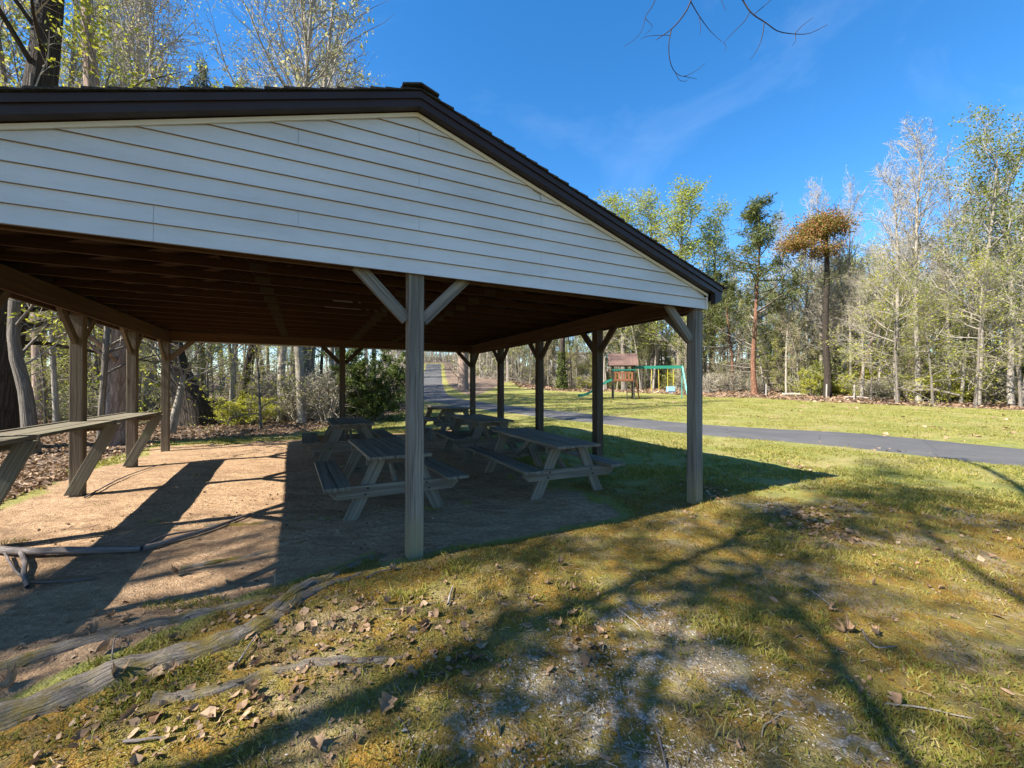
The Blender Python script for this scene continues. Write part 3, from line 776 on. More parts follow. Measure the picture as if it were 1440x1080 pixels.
PR['sapling'] = [make_tree(s, 6, .04, .15, 15, (.34, .16), (66, 36), .04, 7, 4, .14, leaf='leaf_yellow', lsize=.085, lper=3, lspread=.09, lflat=.6, mb='bark', tmin=.006, lprob=.8) for s in (12, 13)]
PR['young'] = [make_tree(s, 6.5, .05, .06, 20, (.30, .14), (58, 30), .05, 8, 5, .16, leaf=l_, lsize=.12, lper=2, lprob=.8, lspread=.1, mb='bark', mtw=t_, tmin=.011, twl=.3) for s, t_, l_ in ((22, 'twig', 'leaf_pale'), (23, 'twig_red', 'leaf_spring'), (24, 'twig', 'leaf_spring'))]
PR['pine'] = [make_pine(s) for s in (14, 15)]
PR['forest'] = [make_tree(s, 18, .17, .28, 22, (.25, .11), (60, 32), .05, 8, 6, .13, leaf='leaf_spring', lsize=.17, lper=3, lprob=.8, lspread=.2, mb=m, tmin=.013) for s, m in ((16, 'bark'), (17, 'bark_dark'))]
PR['brush'] = [make_bush(s, 1.9, 1.1, 2200, 'leaf_spring' if s == 19 else 'leaf_pale', .05, 26, hang=.03) for s in (18, 19)]
PR['shrub'] = [make_bush(s, 2.4, 1.2, 5200, 'leaf_green' if s == 20 else 'leaf_yellow', .085, 10) for s in (20, 21)]
rg = random.Random(77)
def top_h(u, v, Z): x, y = at(u, Z); return (542.1-v)/F*Z+H-float(smooth_h(np.array([x]), np.array([y]))[0])
HT = dict(bare=20, slim=15, spring=21, greentop=20, under=8, sapling=6, young=6.5, pine=15, forest=18)
def hero(kind, var, u, Z, v, name, label, cat='tree', wide=1., rz=None):
    x, y = at(u, Z); s = top_h(u, v, Z)/HT[kind]*dict(greentop=.83, bare=.92, spring=.9, pine=.96).get(kind, 1.)
    return place(name, PR[kind][var % len(PR[kind])], x, y, rg.uniform(0, 6.28) if rz is None else rz, s, sxy=s*wide, label=label, cat=cat)
# right-hand wood, the trees one can tell apart
hero('spring', 0, 878, 51, 268, 'leafing_tree', 'airy pale green tree just right of the roof slope, second from the roof', wide=1.45)
hero('spring', 1, 955, 47, 250, 'leafing_tree', 'tall bright green tree with two peaks rising beyond the eave', wide=1.55)
hero('spring', 1, 918, 52, 262, 'leafing_tree', 'pale green tree filling the gap left of the two-peaked green tree', wide=1.3, rz=5.)
hero('spring', 0, 1000, 49, 285, 'leafing_tree', 'lower bright green tree between the two-peaked tree and the pine', wide=1.35, rz=2.)
hero('spring', 1, 842, 56, 300, 'leafing_tree', 'pale green tree whose top just clears the roof slope', wide=.95, rz=4.)
hero('pine', 0, 1062, 37, 272, 'pine_tree', 'dark pointed pine with reddish trunk rising alone against the sky', wide=1.35)
hero('pine', 1, 1030, 42, 372, 'pine_tree', 'shorter pine with reddish trunk close behind the pointed pine', wide=1.3)
hero('bare', 0, 1100, 41, 300, 'bare_tree', 'leafless tree between the pointed pine and the rust-crowned tree', wide=.8)
hero('bare', 1, 1140, 37, 250, 'bare_tree', 'pinkish leafless tree standing behind the rust-crowned tree', wide=.75)
hero('bare', 0, 1196, 33, 262, 'bare_tree', 'white-stemmed leafless tree just right of the rust-crowned tree', wide=.75)
hero('bare', 1, 1292, 26.5, 160, 'bare_tree', 'tall leafless tree with rounded twiggy crown on the right', wide=1.0)
hero('bare', 0, 1262, 28, 225, 'bare_tree', 'slimmer leafless tree left of the tall rounded one', wide=1.05)
hero('bare', 1, 1335, 26, 235, 'bare_tree', 'leafless tree between the rounded one and the green-topped trees', wide=.8)
hero('greentop', 0, 1374, 24, 158, 'green_topped_tree', 'tall pale-stemmed tree with green top, left of the green-topped pair', wide=1.05)
hero('greentop', 1, 1422, 23, 122, 'green_topped_tree', 'tallest green-topped tree with forked trunk at the right edge', wide=1.0)
hero('greentop', 0, 1490, 24, 200, 'green_topped_tree', 'green-topped tree cut off by the right edge', wide=.95, rz=1.)
hero('under', 0, 1262, 25.6, 375, 'understory_tree', 'small yellow-green tree with layered sprays in front of the tall rounded tree', wide=1.05)
hero('under', 1, 1312, 24.2, 400, 'understory_tree', 'small bright green tree at the wood edge below the leafless trees', wide=1.05)
hero('under', 0, 1372, 22.6, 372, 'understory_tree', 'small yellow-green tree below the green-topped trees', wide=.9, rz=2.5)
hero('under', 1, 1435, 21.6, 350, 'understory_tree', 'small bright green tree at the right edge of the lawn', wide=.9, rz=4.)
hero('under', 1, 1225, 28, 410, 'understory_tree', 'small green tree left of the layered yellow-green one', wide=.8)
# rust-crowned tree
rr_ = random.Random(8); rs_ = np.random.RandomState(8)
x, y = at(1163, 32)
hh = top_h(1163, 285, 32)
tp = [(0, 0, -.3, .30), (.05, 0, 2, .24), (-.05, .1, 5, .21), (.1, .1, hh*.62, .18), (.05, .1, hh*.8, .13), (0, 0, hh*.95, .05)]
tm, cm = make_tree(33, trunk=tp, first=.66, n1=16, len1=(.17, .12), ang=(80, 50), n2=6, n3=3, leaf='leaf_pale', lper=0, mb='bark_dark', mtw='twig_dark', tmin=.01)
o = place('ivy_covered_tree', (tm, cm), x, y, 0, 1, label='dark-stemmed tree with dense rusty orange and green crown', cat='tree')
P = []
for cx, cz, sx, sz, n_ in ((-.9, hh*.86, .95, .62, 900), (-.2, hh*.90, .9, .6, 1000), (-1.9, hh*.79, .8, .38, 700), (.7, hh*.88, .6, .5, 400), (-.2, hh*.76, .8, .3, 350)):
    P.append(np.array([cx*1.3, 0, cz-.1])+rs_.normal(0, 1, (n_, 3))*np.array([sx*.72, .7, sz*.62]))
P = np.concatenate([q_+rs_.normal(0, .12, q_.shape) for q_ in P for _ in range(5)]); LV, LF = leaves(rs_, P, .13, .6, .1, .08, .05)
gmask = (rs_.uniform(0, 1, len(LF)) < .28)
link('foliage', np_mesh('foliage', LV, [LF], [M['leaf_rust'], M['leaf_green']], False, mi=gmask.astype(int)), o)
# leaning reddish dead trunk
x, y = at(1205, 33); tm, cm = make_tree(35, trunk=[(0, 0, -.3, .13), (.8, 0, 3.2, .11), (1.9, .1, 6.3, .09), (2.9, .1, 9.4, .05)], first=.5, n1=5, len1=(.12, .08), n2=3, n3=2, mb='bark_red')
place('leaning_tree', (tm, cm), x, y, 0, 1, label='thin reddish trunk leaning to the right among the upright trees', cat='tree')
# unlabelled crowd at the right-hand edge and behind the field
def roof_v(u):
    if u < 590: return 128
    if u < 1018: return 122+(u-590)*.672
    return 0
def fill(n_, u0, u1, dmin, dmax, kinds, label, name, group, hmin, hmax, vcap, left=False):
    c = 0; tries = 0
    while c < n_ and tries < n_*30:
        tries += 1
        u = rg.uniform(u0, u1)
        if left:
            Z = rg.uniform(dmin, dmax)
        else:
            el = 61 if u < 745 else float(np.interp(u, [745, 850, 1000, 1100, 1200, 1300, 1440, 1700], [60, 51.5, 41, 35.5, 30.3, 26, 22, 15]))
            Z = el+rg.uniform(dmin, dmax)
        x, y = at(u, Z)
        if path_d(np.array([x]), np.array([y]))[0] < 1.6: continue
        lx, ly = loc(x, y)
        if left and (lx > -5.2 and ly < 11.5): continue
        if any(math.hypot(x-a, y-b) < q for a, b, q in taken): continue
        k_ = rg.choice(kinds); h = rg.uniform(hmin, hmax)*(1 if k_ not in ('under', 'sapling', 'young') else .45)
        cap = top_h(u, vcap(u) if left and u < 470 else max(roof_v(u)+8, vcap(u)), Z)
        h = min(h, cap*rg.uniform(.85, 1))
        taken.append((x, y, .7)); s = h/HT[k_]
        place(name, rg.choice(PR[k_]), x, y, rg.uniform(0, 6.28), s, sxy=s*rg.uniform(.8, 1.1) if k_ in ('under', 'sapling', 'young') else s*.65+.3, label=label, cat='tree', group=group); c += 1
taken = []
vc = lambda u: float(np.interp(u, [600, 840, 880, 1020, 1060, 1130, 1210, 1240, 1300, 1400, 1500], [420, 380, 330, 350, 350, 330, 350, 320, 260, 230, 200]))
fill(80, 745, 1640, .3, 9, ['slim', 'slim', 'bare', 'slim'], 'slender leafless tree among many like it along the far edge of the lawn', 'slender_tree', 'slender leafless trees along the far edge of the lawn', 7, 14, vc)
fill(24, 745, 1640, 5, 18, ['pine', 'forest', 'forest'], 'taller tree deeper in the wood behind the slender leafless trees', 'woodland_tree', 'taller trees deeper in the right-hand wood', 10, 16, vc)
fill(26, 600, 1000, 0, 12, ['slim', 'slim', 'bare', 'forest'], 'slender tree in the far wood seen beneath the pavilion roof', 'slender_tree', 'slender trees in the far wood seen beneath the roof', 9, 17, vc)
fill(34, 745, 1640, 1.5, 12, ['under', 'under', 'sapling'], 'small yellow-green tree among the trunks beyond the lawn', 'understory_tree', 'small yellow-green trees among the trunks beyond the lawn', 9, 20, vc)
fill(22, 745, 1640, 5, 18, ['spring', 'forest'], 'taller tree in fresh pale leaf deeper in the wood beyond the lawn', 'woodland_tree', 'fresh-leaved trees deeper in the wood beyond the lawn', 8, 14, vc)
fill(80, 745, 1640, 1, 11, ['young'], 'young bushy leafless tree filling the space between the taller trunks by the lawn', 'young_tree', 'young bushy trees along the far edge of the lawn', 8, 16, vc)
def shrubs(n_, u0, u1, d0, d1, kinds, label, name, group, smin, smax):
    for _ in range(n_):
        u = rg.uniform(u0, u1)
        el = 61 if u < 745 else float(np.interp(u, [745, 850, 1000, 1100, 1200, 1300, 1440, 1700], [60, 51.5, 41, 35.5, 30.3, 26, 22, 15]))
        Z = el+rg.uniform(d0, d1); x, y = at(u, Z)
        if path_d(np.array([x]), np.array([y]))[0] < 2.2: continue
        k_ = rg.choice(kinds)
        place(name, rg.choice(PR[k_]), x, y, rg.uniform(0, 6.28), rg.uniform(smin, smax), parts=('stems', 'foliage'), sxy=rg.uniform(.9, 1.7), label=label, cat='shrub', group=group)
shrubs(46, 745, 1640, .8, 6, ['brush', 'brush', 'shrub'], 'low tangled shrub at the foot of the trees along the lawn', 'shrub', 'shrubs at the foot of the trees along the lawn', .6, 1.25)
shrubs(26, 760, 1640, 5, 14, ['shrub', 'brush'], 'green shrub growing deeper among the far trees', 'shrub', 'shrubs deeper in the right-hand wood', 1.0, 1.9)

# ---- left-hand wood: near trunks
def custom(name, u, Z, trunk, label, seed, mb='bark', mtw='twig', leaf='leaf_yellow', **k):
    x, y = at(u, Z); tm, cm = make_tree(seed, trunk=trunk, mb=mb, mtw=mtw, leaf=leaf, **k)
    taken.append((x, y, .9))
    return place(name, (tm, cm), x, y, 0, 1, label=label, cat='tree')
custom('large_tree', 4, 9.3, [(-.25, 0, -.3, .52), (-.2, 0, .6, .40), (-.05, 0, 2.5, .36), (.25, .1, 5, .33), (.55, .2, 8, .28), (.9, .2, 11.5, .2), (1.0, .3, 16, .08)], 'large dark rough-barked tree at the left edge, its trunk showing above and below the roof', 41, 'bark_dark', 'twig', first=.36, lift=-.005, n1=34, len1=(.36, .2), ang=(75, 45), n2=10, n3=6, lsize=.095, lper=3, lspread=.1, tmin=.008, lflat=.5, lprob=.9)
custom('leaning_tree', 46, 8.9, [(0, 0, -.3, .17), (-.05, 0, .5, .135), (-.16, 0, 1.4, .115), (-.42, 0, 2.6, .10), (-.5, .2, 5, .08), (-.4, .3, 8.5, .03)], 'crooked grey tree leaning left beside the large dark trunk', 42, 'bark', first=.5, n1=12, len1=(.3, .15), n2=6, n3=4, lsize=.07, lper=2)
custom('grey_tree', 56, 15, [(0, 0, -.3, .28), (0, 0, 1, .2), (-.1, 0, 6, .17), (.2, 0, 12, .11), (.2, 0, 17, .04)], 'straight grey tree seen left of the nearest visible counter post', 43, 'bark_peel', first=.4, n1=16, len1=(.25, .12), n2=9, n3=6, lsize=.11, lper=4, lspread=.12, tmin=.010)
custom('thin_tree', 78, 13, [(0.05, 0, -.3, .09), (0, 0, 1, .075), (-.15, 0, 4, .065), (0, 0, 8, .03), (0, 0, 10, .02)], 'thin white-sided tree just left of the nearest visible counter post', 44, 'bark_pale', first=.4, n1=12, len1=(.25, .12), n2=6, n3=3, lsize=.08, lper=3)
custom('thin_tree', 141, 9.2, [(0, 0, -.3, .075), (.02, 0, .8, .062), (.10, 0, 2, .058), (.2, 0, 4, .05), (.22, .1, 8, .02)], 'thin dark sapling standing in front of the peeling pinkish trunk', 45, 'bark', first=.45, n1=10, len1=(.28, .14), n2=5, n3=3, lsize=.07, lper=2)
custom('peeling_tree', 163, 10.2, [(-.05, 0, -.3, .32), (-.02, 0, .5, .215), (.06, 0, 2, .19), (.10, 0, 4, .17), (-.75, .1, 9, .14), (-1.0, .2, 15, .05)], 'thick tree with peeling pinkish bark behind the counter', 46, 'bark_peel', first=.4, n1=16, len1=(.27, .12), n2=9, n3=6, lsize=.11, lper=4, lspread=.12, tmin=.010)
custom('flared_tree', 272, 14.4, [(.12, 0, -.35, .78), (.05, 0, .35, .60), (-.2, 0, 1.1, .46), (-.55, 0, 2.1, .32), (-.85, 0, 3.6, .27), (-1.1, 0, 6, .2), (-1.0, 0, 9, .12), (-1, 0, 10.8, .04)], 'dark tree with broad flared base leaning left beyond the last counter post', 47, 'bark_dark', first=.4, n1=16, len1=(.26, .12), n2=7, n3=4, lsize=.085, lper=2, flare=1.1)
custom('broken_snag', 243, 12.2, [(-.1, 0, -.2, .14), (.05, 0, .5, .11), (.2, 0, 1.1, .09), (.32, 0, 1.75, .065)], 'short broken snag propped in front of the flared dark tree', 48, 'bark_pale', leaf=None, first=.75, n1=6, len1=(1.2, 1.5), ang=(60, 30), lift=.0, n2=5, n3=2, tmin=.006)
for u, Z, r_, lbl, sd, mb_ in ((326, 15.5, .085, 'thin crooked tree left of the dark double trunk in the back left wood', 51, 'bark_pale'), (338, 16, .17, 'dark trunk leaning right in the middle of the back left opening', 52, 'bark_dark'), (376, 18, .15, 'grey trunk leaning left, right of the dark leaning trunk', 53, 'bark'), (425, 21, .34, 'thick straight grey trunk behind the pale thicket', 54, 'bark'), (362, 17, .06, 'very thin stem between the dark and grey leaning trunks', 55, 'bark')):
    ln = {52: .5, 53: -.45}.get(sd, .1)
    custom('woodland_tree', u, Z, [(-ln*.3, 0, -.3, r_*1.3), (0, 0, .8, r_), (ln, 0, 3, r_*.9), (ln*1.5, 0, 6, r_*.7), (ln*1.3, 0, 9, r_*.4), (ln*1.2, 0, 11.3, r_*.15)], lbl, sd, mb_, first=.4, n1=14, len1=(.25, .12), n2=9, n3=6, lsize=.11, lper=4, lspread=.12, tmin=.010)
# twin-stemmed pale tree over the roof
x, y = at(425, 23)
tm, cm = make_tree(61, trunk=[(0, 0, -.3, .3), (.05, 0, 4, .24), (.05, 0, 10, .2), (.2, 0, 15, .17), (.2, .1, 19, .12), (-.2, .2, 25, .04)], first=.5, n1=32, len1=(.34, .17), ang=(60, 25), n2=10, n3=7, leaf='leaf_pale', lsize=.12, lper=3, lspread=.14, mb='bark_pale', mtw='twig', tmin=.011)
tm2, _ = make_tree(62, trunk=[(.3, 0, -.3, .22), (.5, .2, 5, .2), (.65, .2, 12, .16), (.9, .2, 17, .12), (1.6, .3, 22, .04)], first=.6, n1=6, len1=(.3, .2), n2=2, n3=2, mb='bark')
tw = place('twin_stemmed_tree', (tm, cm), x, y, 0, 1, label='tall pale twin-stemmed tree with fine white twigs rising above the roof left of its peak', cat='tree'); link('trunk', tm2, tw)
taken.append((x, y, 2))
# the evergreen bush
x, y = at(528, 16.2); taken += [(x, y, 2.2)]
o = place('evergreen_bush', make_bush(71, 4.0, 1.3, 42000, 'leaf_cedar', .085, 26, .45, .3), x, y, 0, .82, parts=('stems', 'foliage'), sxy=1.0, label='big dense dark evergreen bush behind the back middle post', cat='bush')
x, y = at(285, 27); taken.append((x, y, 1.5))
s_ = top_h(285, 98, 27)/15
place('pine_tree', PR['pine'][0], x, y, 1, s_, sxy=.8, label='yellow-green evergreen whose tip shows above the roof on the left', cat='tree')
# pale thicket
for i_, (u, Z) in enumerate(((395, 17), (420, 16), (450, 16.5), (470, 18), (440, 18.5), (405, 19), (380, 18), (485, 19.5), (460, 15.4))):
    x, y = at(u, Z); place('thicket_shrub', PR['brush'][i_ % 2], x, y, i_*1.7, rg.uniform(.8, 1.15), parts=('stems', 'foliage'), sxy=1.15, label='pale tangled twiggy shrub in the thicket left of the evergreen bush', cat='shrub', group='pale thicket shrubs left of the evergreen bush')
lv = lambda u: -400 if u < 470 else 150
fill(66, -420, 560, 15, 40, ['bare', 'slim', 'forest', 'bare', 'slim'], 'tree in the crowd of the left-hand wood, trunk and twigs half hidden', 'woodland_tree', 'trees in the crowd of the left-hand wood', 15, 25, lv, True)
fill(60, -380, 480, 12, 32, ['sapling', 'under', 'young'], 'young yellow-green sapling among the trunks of the left-hand wood', 'sapling', 'yellow-green saplings in the left-hand wood', 9, 15, lv, True)
for i_ in range(22):
    u = rg.uniform(-300, 400); Z = rg.uniform(14, 26); x, y = at(u, Z); lx, ly = loc(x, y)
    if lx > -6 and ly < 12: continue
    place('undergrowth_shrub', rg.choice(PR['brush']+PR['shrub']), x, y, rg.uniform(0, 6), rg.uniform(.45, .85), parts=('stems', 'foliage'), sxy=rg.uniform(.8, 1.2), label='low straggly shrub on the leaf-strewn floor of the left-hand wood', cat='shrub', group='shrubs on the floor of the left-hand wood')
# trunk seen under the roof beside the path, and one ivy-wrapped trunk further right
x, y = at(651, 45)
place('roadside_tree', make_tree(81, trunk=[(0, 0, -.3, .85), (.0, 0, .8, .6), (.1, 0, 5, .55), (.2, 0, 12, .4), (.2, 0, 18, .1)], first=.3, n1=14, len1=(.2, .1), n2=6, n3=4, leaf='leaf_pale', lsize=.1, lper=1, mb='bark_peel', tmin=.012), x, y, 0, 1, label='thick reddish brown trunk standing beside the path beneath the roof line', cat='tree')
x, y = at(790, 55)
o = place('ivy_covered_tree', make_tree(82, trunk=[(0, 0, -.3, .5), (0, 0, 1, .38), (.1, 0, 6, .32), (.2, 0, 12, .2), (.2, 0, 15, .06)], first=.3, n1=16, len1=(.3, .15), n2=6, n3=4, leaf='leaf_pale', lsize=.1, lper=1, mb='bark_dark', mtw='twig_red', tmin=.014), x, y, 0, 1, label='dark spreading tree with ivy round its foot, left of the playset', cat='tree')
q = rs_.uniform(0, 1, 1500); an_ = rs_.uniform(0, 6.28, 1500); rad_ = .4+.35*(1-q)
LV, LF = leaves(rs_, np.stack([np.cos(an_)*rad_, np.sin(an_)*rad_, q**1.3*5], -1), .22, .7, .1, .05); link('ivy', np_mesh('ivy', LV, [LF], [M['leaf_cedar']]), o)
# trees behind the camera on the sun side: their twigs shade the foreground and one hangs into the top of the view
tm, cm = make_tree(91, trunk=[(-.1, 0, -.4, .5), (0, 0, .5, .31), (.05, 0, 3, .27), (.1, .1, 6, .24), (.3, .2, 9, .22), (.5, .3, 13, .1)], first=.5, n1=15, len1=(.42, .2), ang=(70, 30), n2=9, n3=6, leaf='leaf_green', lsize=.14, lper=3, lspread=.12, lprob=.8, mb='bark_dark', mtw='twig_dark', tmin=.006)
sh = place('overhanging_tree', (tm, cm), -4.3, -2.2, .6, 1, label='overhanging tree whose bare dark twigs dangle into the top of the view', cat='tree')
for i_, (x, y, s, kd) in enumerate(((-8.4, -3.0, .72, 'greentop'), (-12.5, -6.2, .9, 'forest'), (-6.6, -5.6, .85, 'bare'), (-14.6, -3.6, .8, 'bare'), (-2.5, -7.5, .9, 'forest'), (1.5, -8.5, .85, 'bare'), (-12.2, -1.6, .75, 'bare'))):
    place('woodland_tree', PR[kd][i_ % 2], x, y, i_*1.3+.4, s, sxy=s*1.05, label='tree standing behind the viewpoint, seen only by its shadow on the grass', cat='tree', group='trees behind the viewpoint')
# dangling twigs: drawn as real branches about 6 m up, hung from one limb of the overhanging tree
def px(u, v, Z): return ((u-720)/F*Z, Z, H+(542.1-v)/F*Z)
tw_ = []
def twig(pts, Z, r0_, r1_):
    q = np.array([px(u, v, Z+dz) for u, v, dz in pts]); q = dens(q, 3); tw_.append((q, np.linspace(r0_, r1_, len(q)), 5))
Zt = 5.2
twig([(985, -60, 0), (972, 0, 0), (958, 25, .05), (944, 40, .1), (930, 50, .1), (923, 55, .1)], Zt, .011, .003)
twig([(945, 40, .1), (941, 62, .1), (943, 85, .15), (950, 100, .2), (962, 106, .2), (978, 99, .2), (992, 88, .2)], Zt, .007, .002)
twig([(950, 100, .2), (956, 111, .2), (964, 113, .2), (969, 110, .2)], Zt, .004, .002)
twig([(962, 106, .2), (972, 108, .22), (981, 110, .25)], Zt, .004, .002)
twig([(972, 0, 0), (985, 22, .05), (1000, 42, .1), (1016, 57, .1)], Zt, .007, .002)
twig([(984, 20, 0), (986, 38, 0), (985, 47, 0)], Zt, .004, .002)
twig([(1020, -50, 0), (1048, 2, 0), (1060, 18, 0), (1078, 30, 0), (1095, 42, 0), (1118, 46, 0), (1140, 45, 0), (1165, 33, 0)], Zt, .010, .003)
twig([(1119, 46, 0), (1130, 34, 0), (1146, 22, 0)], Zt, .005, .002)
twig([(1120, 46, 0), (1120, 56, 0), (1115, 63, 0)], Zt, .004, .002)
twig([(1076, 29, 0), (1073, 50, 0), (1066, 68, 0), (1056, 83, 0)], Zt, .006, .002)
twig([(1056, 14, 0), (1048, 28, 0), (1034, 42, 0), (1019, 58, 0)], Zt, .006, .002)
twig([(1062, 18, 0), (1074, 8, 0), (1092, -8, 0)], Zt, .005, .003)
twig([(930, -30, 0), (920, 3, 0), (909, 20, 0), (905, 36, 0), (897, 50, 0), (878, 64, 0)], Zt+.3, .006, .002)
twig([(908, 24, 0), (918, 36, 0), (908, 46, 0)], Zt+.3, .004, .002)
twig([(944, 48, .1), (925, 48, .1), (908, 50, .1), (902, 54, .1)], Zt, .004, .002)
twig([(1018, 57, 0), (1022, 64, 0), (1020, 71, 0)], Zt, .003, .002)
twig([(1005, -30, 0), (1016, 0, 0), (1022, 13, 0)], Zt, .004, .002)
lim = dens(np.array([(-4.0, -1.6, 9.3), (-2.2, .4, 9.7), (-.2, 2.6, 9.4), (1.6, 4.4, 8.0), (2.3, 5.1, 7.1), px(985, -60, Zt)]), 4)
tw_.append((lim, np.linspace(.09, .012, len(lim)), 7))
lim2 = dens(np.array([(1.0, 3.8, 8.5), (2.2, 4.6, 7.6), (2.6, 5.0, 7.0), px(1020, -50, Zt)]), 4); tw_.append((lim2, np.linspace(.03, .011, len(lim2)), 5))
lim3 = dens(np.array([(1.4, 4.2, 8.2), (1.7, 5.0, 7.4), px(930, -30, Zt+.3)]), 4); tw_.append((lim3, np.linspace(.02, .007, len(lim3)), 5))
V, Q, UV = tubes(tw_)
Mi = np.array(((cos(.6), sin(.6), 0), (-sin(.6), cos(.6), 0), (0, 0, 1)))
V = (V-np.array([-4.3, -2.2, hz(-4.3, -2.2)-.03]))@Mi.T
link('drooping_branch', np_mesh('drooping_branch', V, [Q], [M['twig_dark']], True, uv=UV), sh)
# far-off wood that closes the view
def far_wood():
    rs = np.random.RandomState(5); r = random.Random(5)
    TB, LP, TP = [], [], []
    spots = []
    for _ in range(170):
        u = r.uniform(540, 770); Z = r.uniform(62, 140); x, y = at(u, Z)
        if path_d(np.array([x]), np.array([y]))[0] > 2.5: spots.append((x, y, u, Z))
    while len(spots) < 590:
        u = r.uniform(-700, 1900); Z = r.uniform(38, 105)
        if u > 745: Z = max(Z*.75, float(np.interp(u, [745, 1000, 1200, 1440, 1900], [66, 56, 44, 36, 28]))+r.uniform(0, 22))
        elif u > 540: Z = r.uniform(58, 135)
        x, y = at(u, Z)
        if path_d(np.array([x]), np.array([y]))[0] < 3: continue
        spots.append((x, y, u, Z))
    for x, y, u, Z in spots:
        cap = top_h(u, max(roof_v(u)+20, vc(max(u, 600))+25 if u > 560 else 100), Z)
        h = min(r.uniform(12, 19), max(cap, 5)); z = hz(x, y)
        pts, rad, _ = grow(r, (x, y, z-.3), (0, 0, 1), h, r.uniform(.09, .24), 6, .04, 0, .03); TB.append((pts, rad, 5))
        for _ in range(18):
            p, rr, d = lerp_pt(pts, rad, r.uniform(.25, .98)); q, qr, _ = grow(r, p, side_dir(r, d, radians(r.uniform(30, 65))), h*r.uniform(.08, .24), .04, 4, .15, .06, .02); TB.append((q, qr, 3))
            for _ in range(7):
                p2, r2, d2 = lerp_pt(q, qr, r.uniform(.2, .98)); q2, qr2, _ = grow(r, p2, side_dir(r, d2, radians(r.uniform(25, 60))), h*r.uniform(.05, .11), .024, 3, .2, .06, .015); TB.append((q2, qr2, 3))
                if r.random() < .5: LP += [q2[-1], q2[-1], q2[1]]
    for ku in range(5400):                       # undergrowth stems
        u = r.uniform(-700, 1900) if ku < 3800 else r.uniform(545, 770); Z = r.uniform(36, 90)
        if u > 745: Z = float(np.interp(u, [745, 1000, 1200, 1440, 1900], [63, 48, 36, 28, 22]))+r.uniform(0, 20)
        elif u > 540: Z = r.uniform(60, 125)
        x, y = at(u, Z)
        if path_d(np.array([x]), np.array([y]))[0] < 3: continue
        z = hz(x, y)
        for _ in range(3):
            q2, qr2, _ = grow(r, (x+r.gauss(0, .5), y+r.gauss(0, .5), z-.1), unit((r.gauss(0, .5), r.gauss(0, .5), 1)), r.uniform(1, 4.4), .032, 4, .2, 0, .016); TB.append((q2, qr2, 3))
            if r.random() < .4: LP += [q2[1], q2[2], q2[3], q2[3], q2[2]]
    V, Q, UV = tubes(TB)
    LV, LF = leaves(rs, np.array(LP), .3, .6, .2, .35)
    mi = np.concatenate([np.zeros(len(Q)), np.where(rs.uniform(0, 1, len(LF)) < .65, 1, 2)])
    link('distant_wood', np_mesh('distant_wood', np.vstack([V, LV]), [Q, LF+len(V)], [M['twig'], M['leaf_pale'], M['leaf_green']], False, mi=mi), kind='stuff', label='mass of far-off bare spring woodland closing the view', cat='woodland')
far_wood()

# ------------------------------------------------------------------ ground cover
rs = np.random.RandomState(21)
RP = np.concatenate([np.column_stack([dens(pl, 8), np.linspace(a_, b_, len(dens(pl, 8)))]) for pl, a_, b_ in ROOTS])
def off_root(x, y):
    m = np.ones(len(x), bool); nr_ = (x < .2) & (y < 6) & (x > -4.5)
    d_ = np.hypot(x[nr_][:, None]-RP[None, :, 0], y[nr_][:, None]-RP[None, :, 1])-RP[None, :, 2]*.95
    m[nr_] = d_.min(axis=1) > 0 if nr_.any() else True
    return m
def scatter(n_, r0, r1, a0=-62, a1=62, p=1.):
    r = r0*(r1/r0)**(rs.uniform(0, 1, n_)**p); a = np.radians(rs.uniform(a0, a1, n_)); return r*np.sin(a), r*np.cos(a)
def zone(x, y): return {k_: G['look'](x, y, G[k_]) for k_ in ('dirt', 'litter', 'moss', 'gravel', 'pd')}
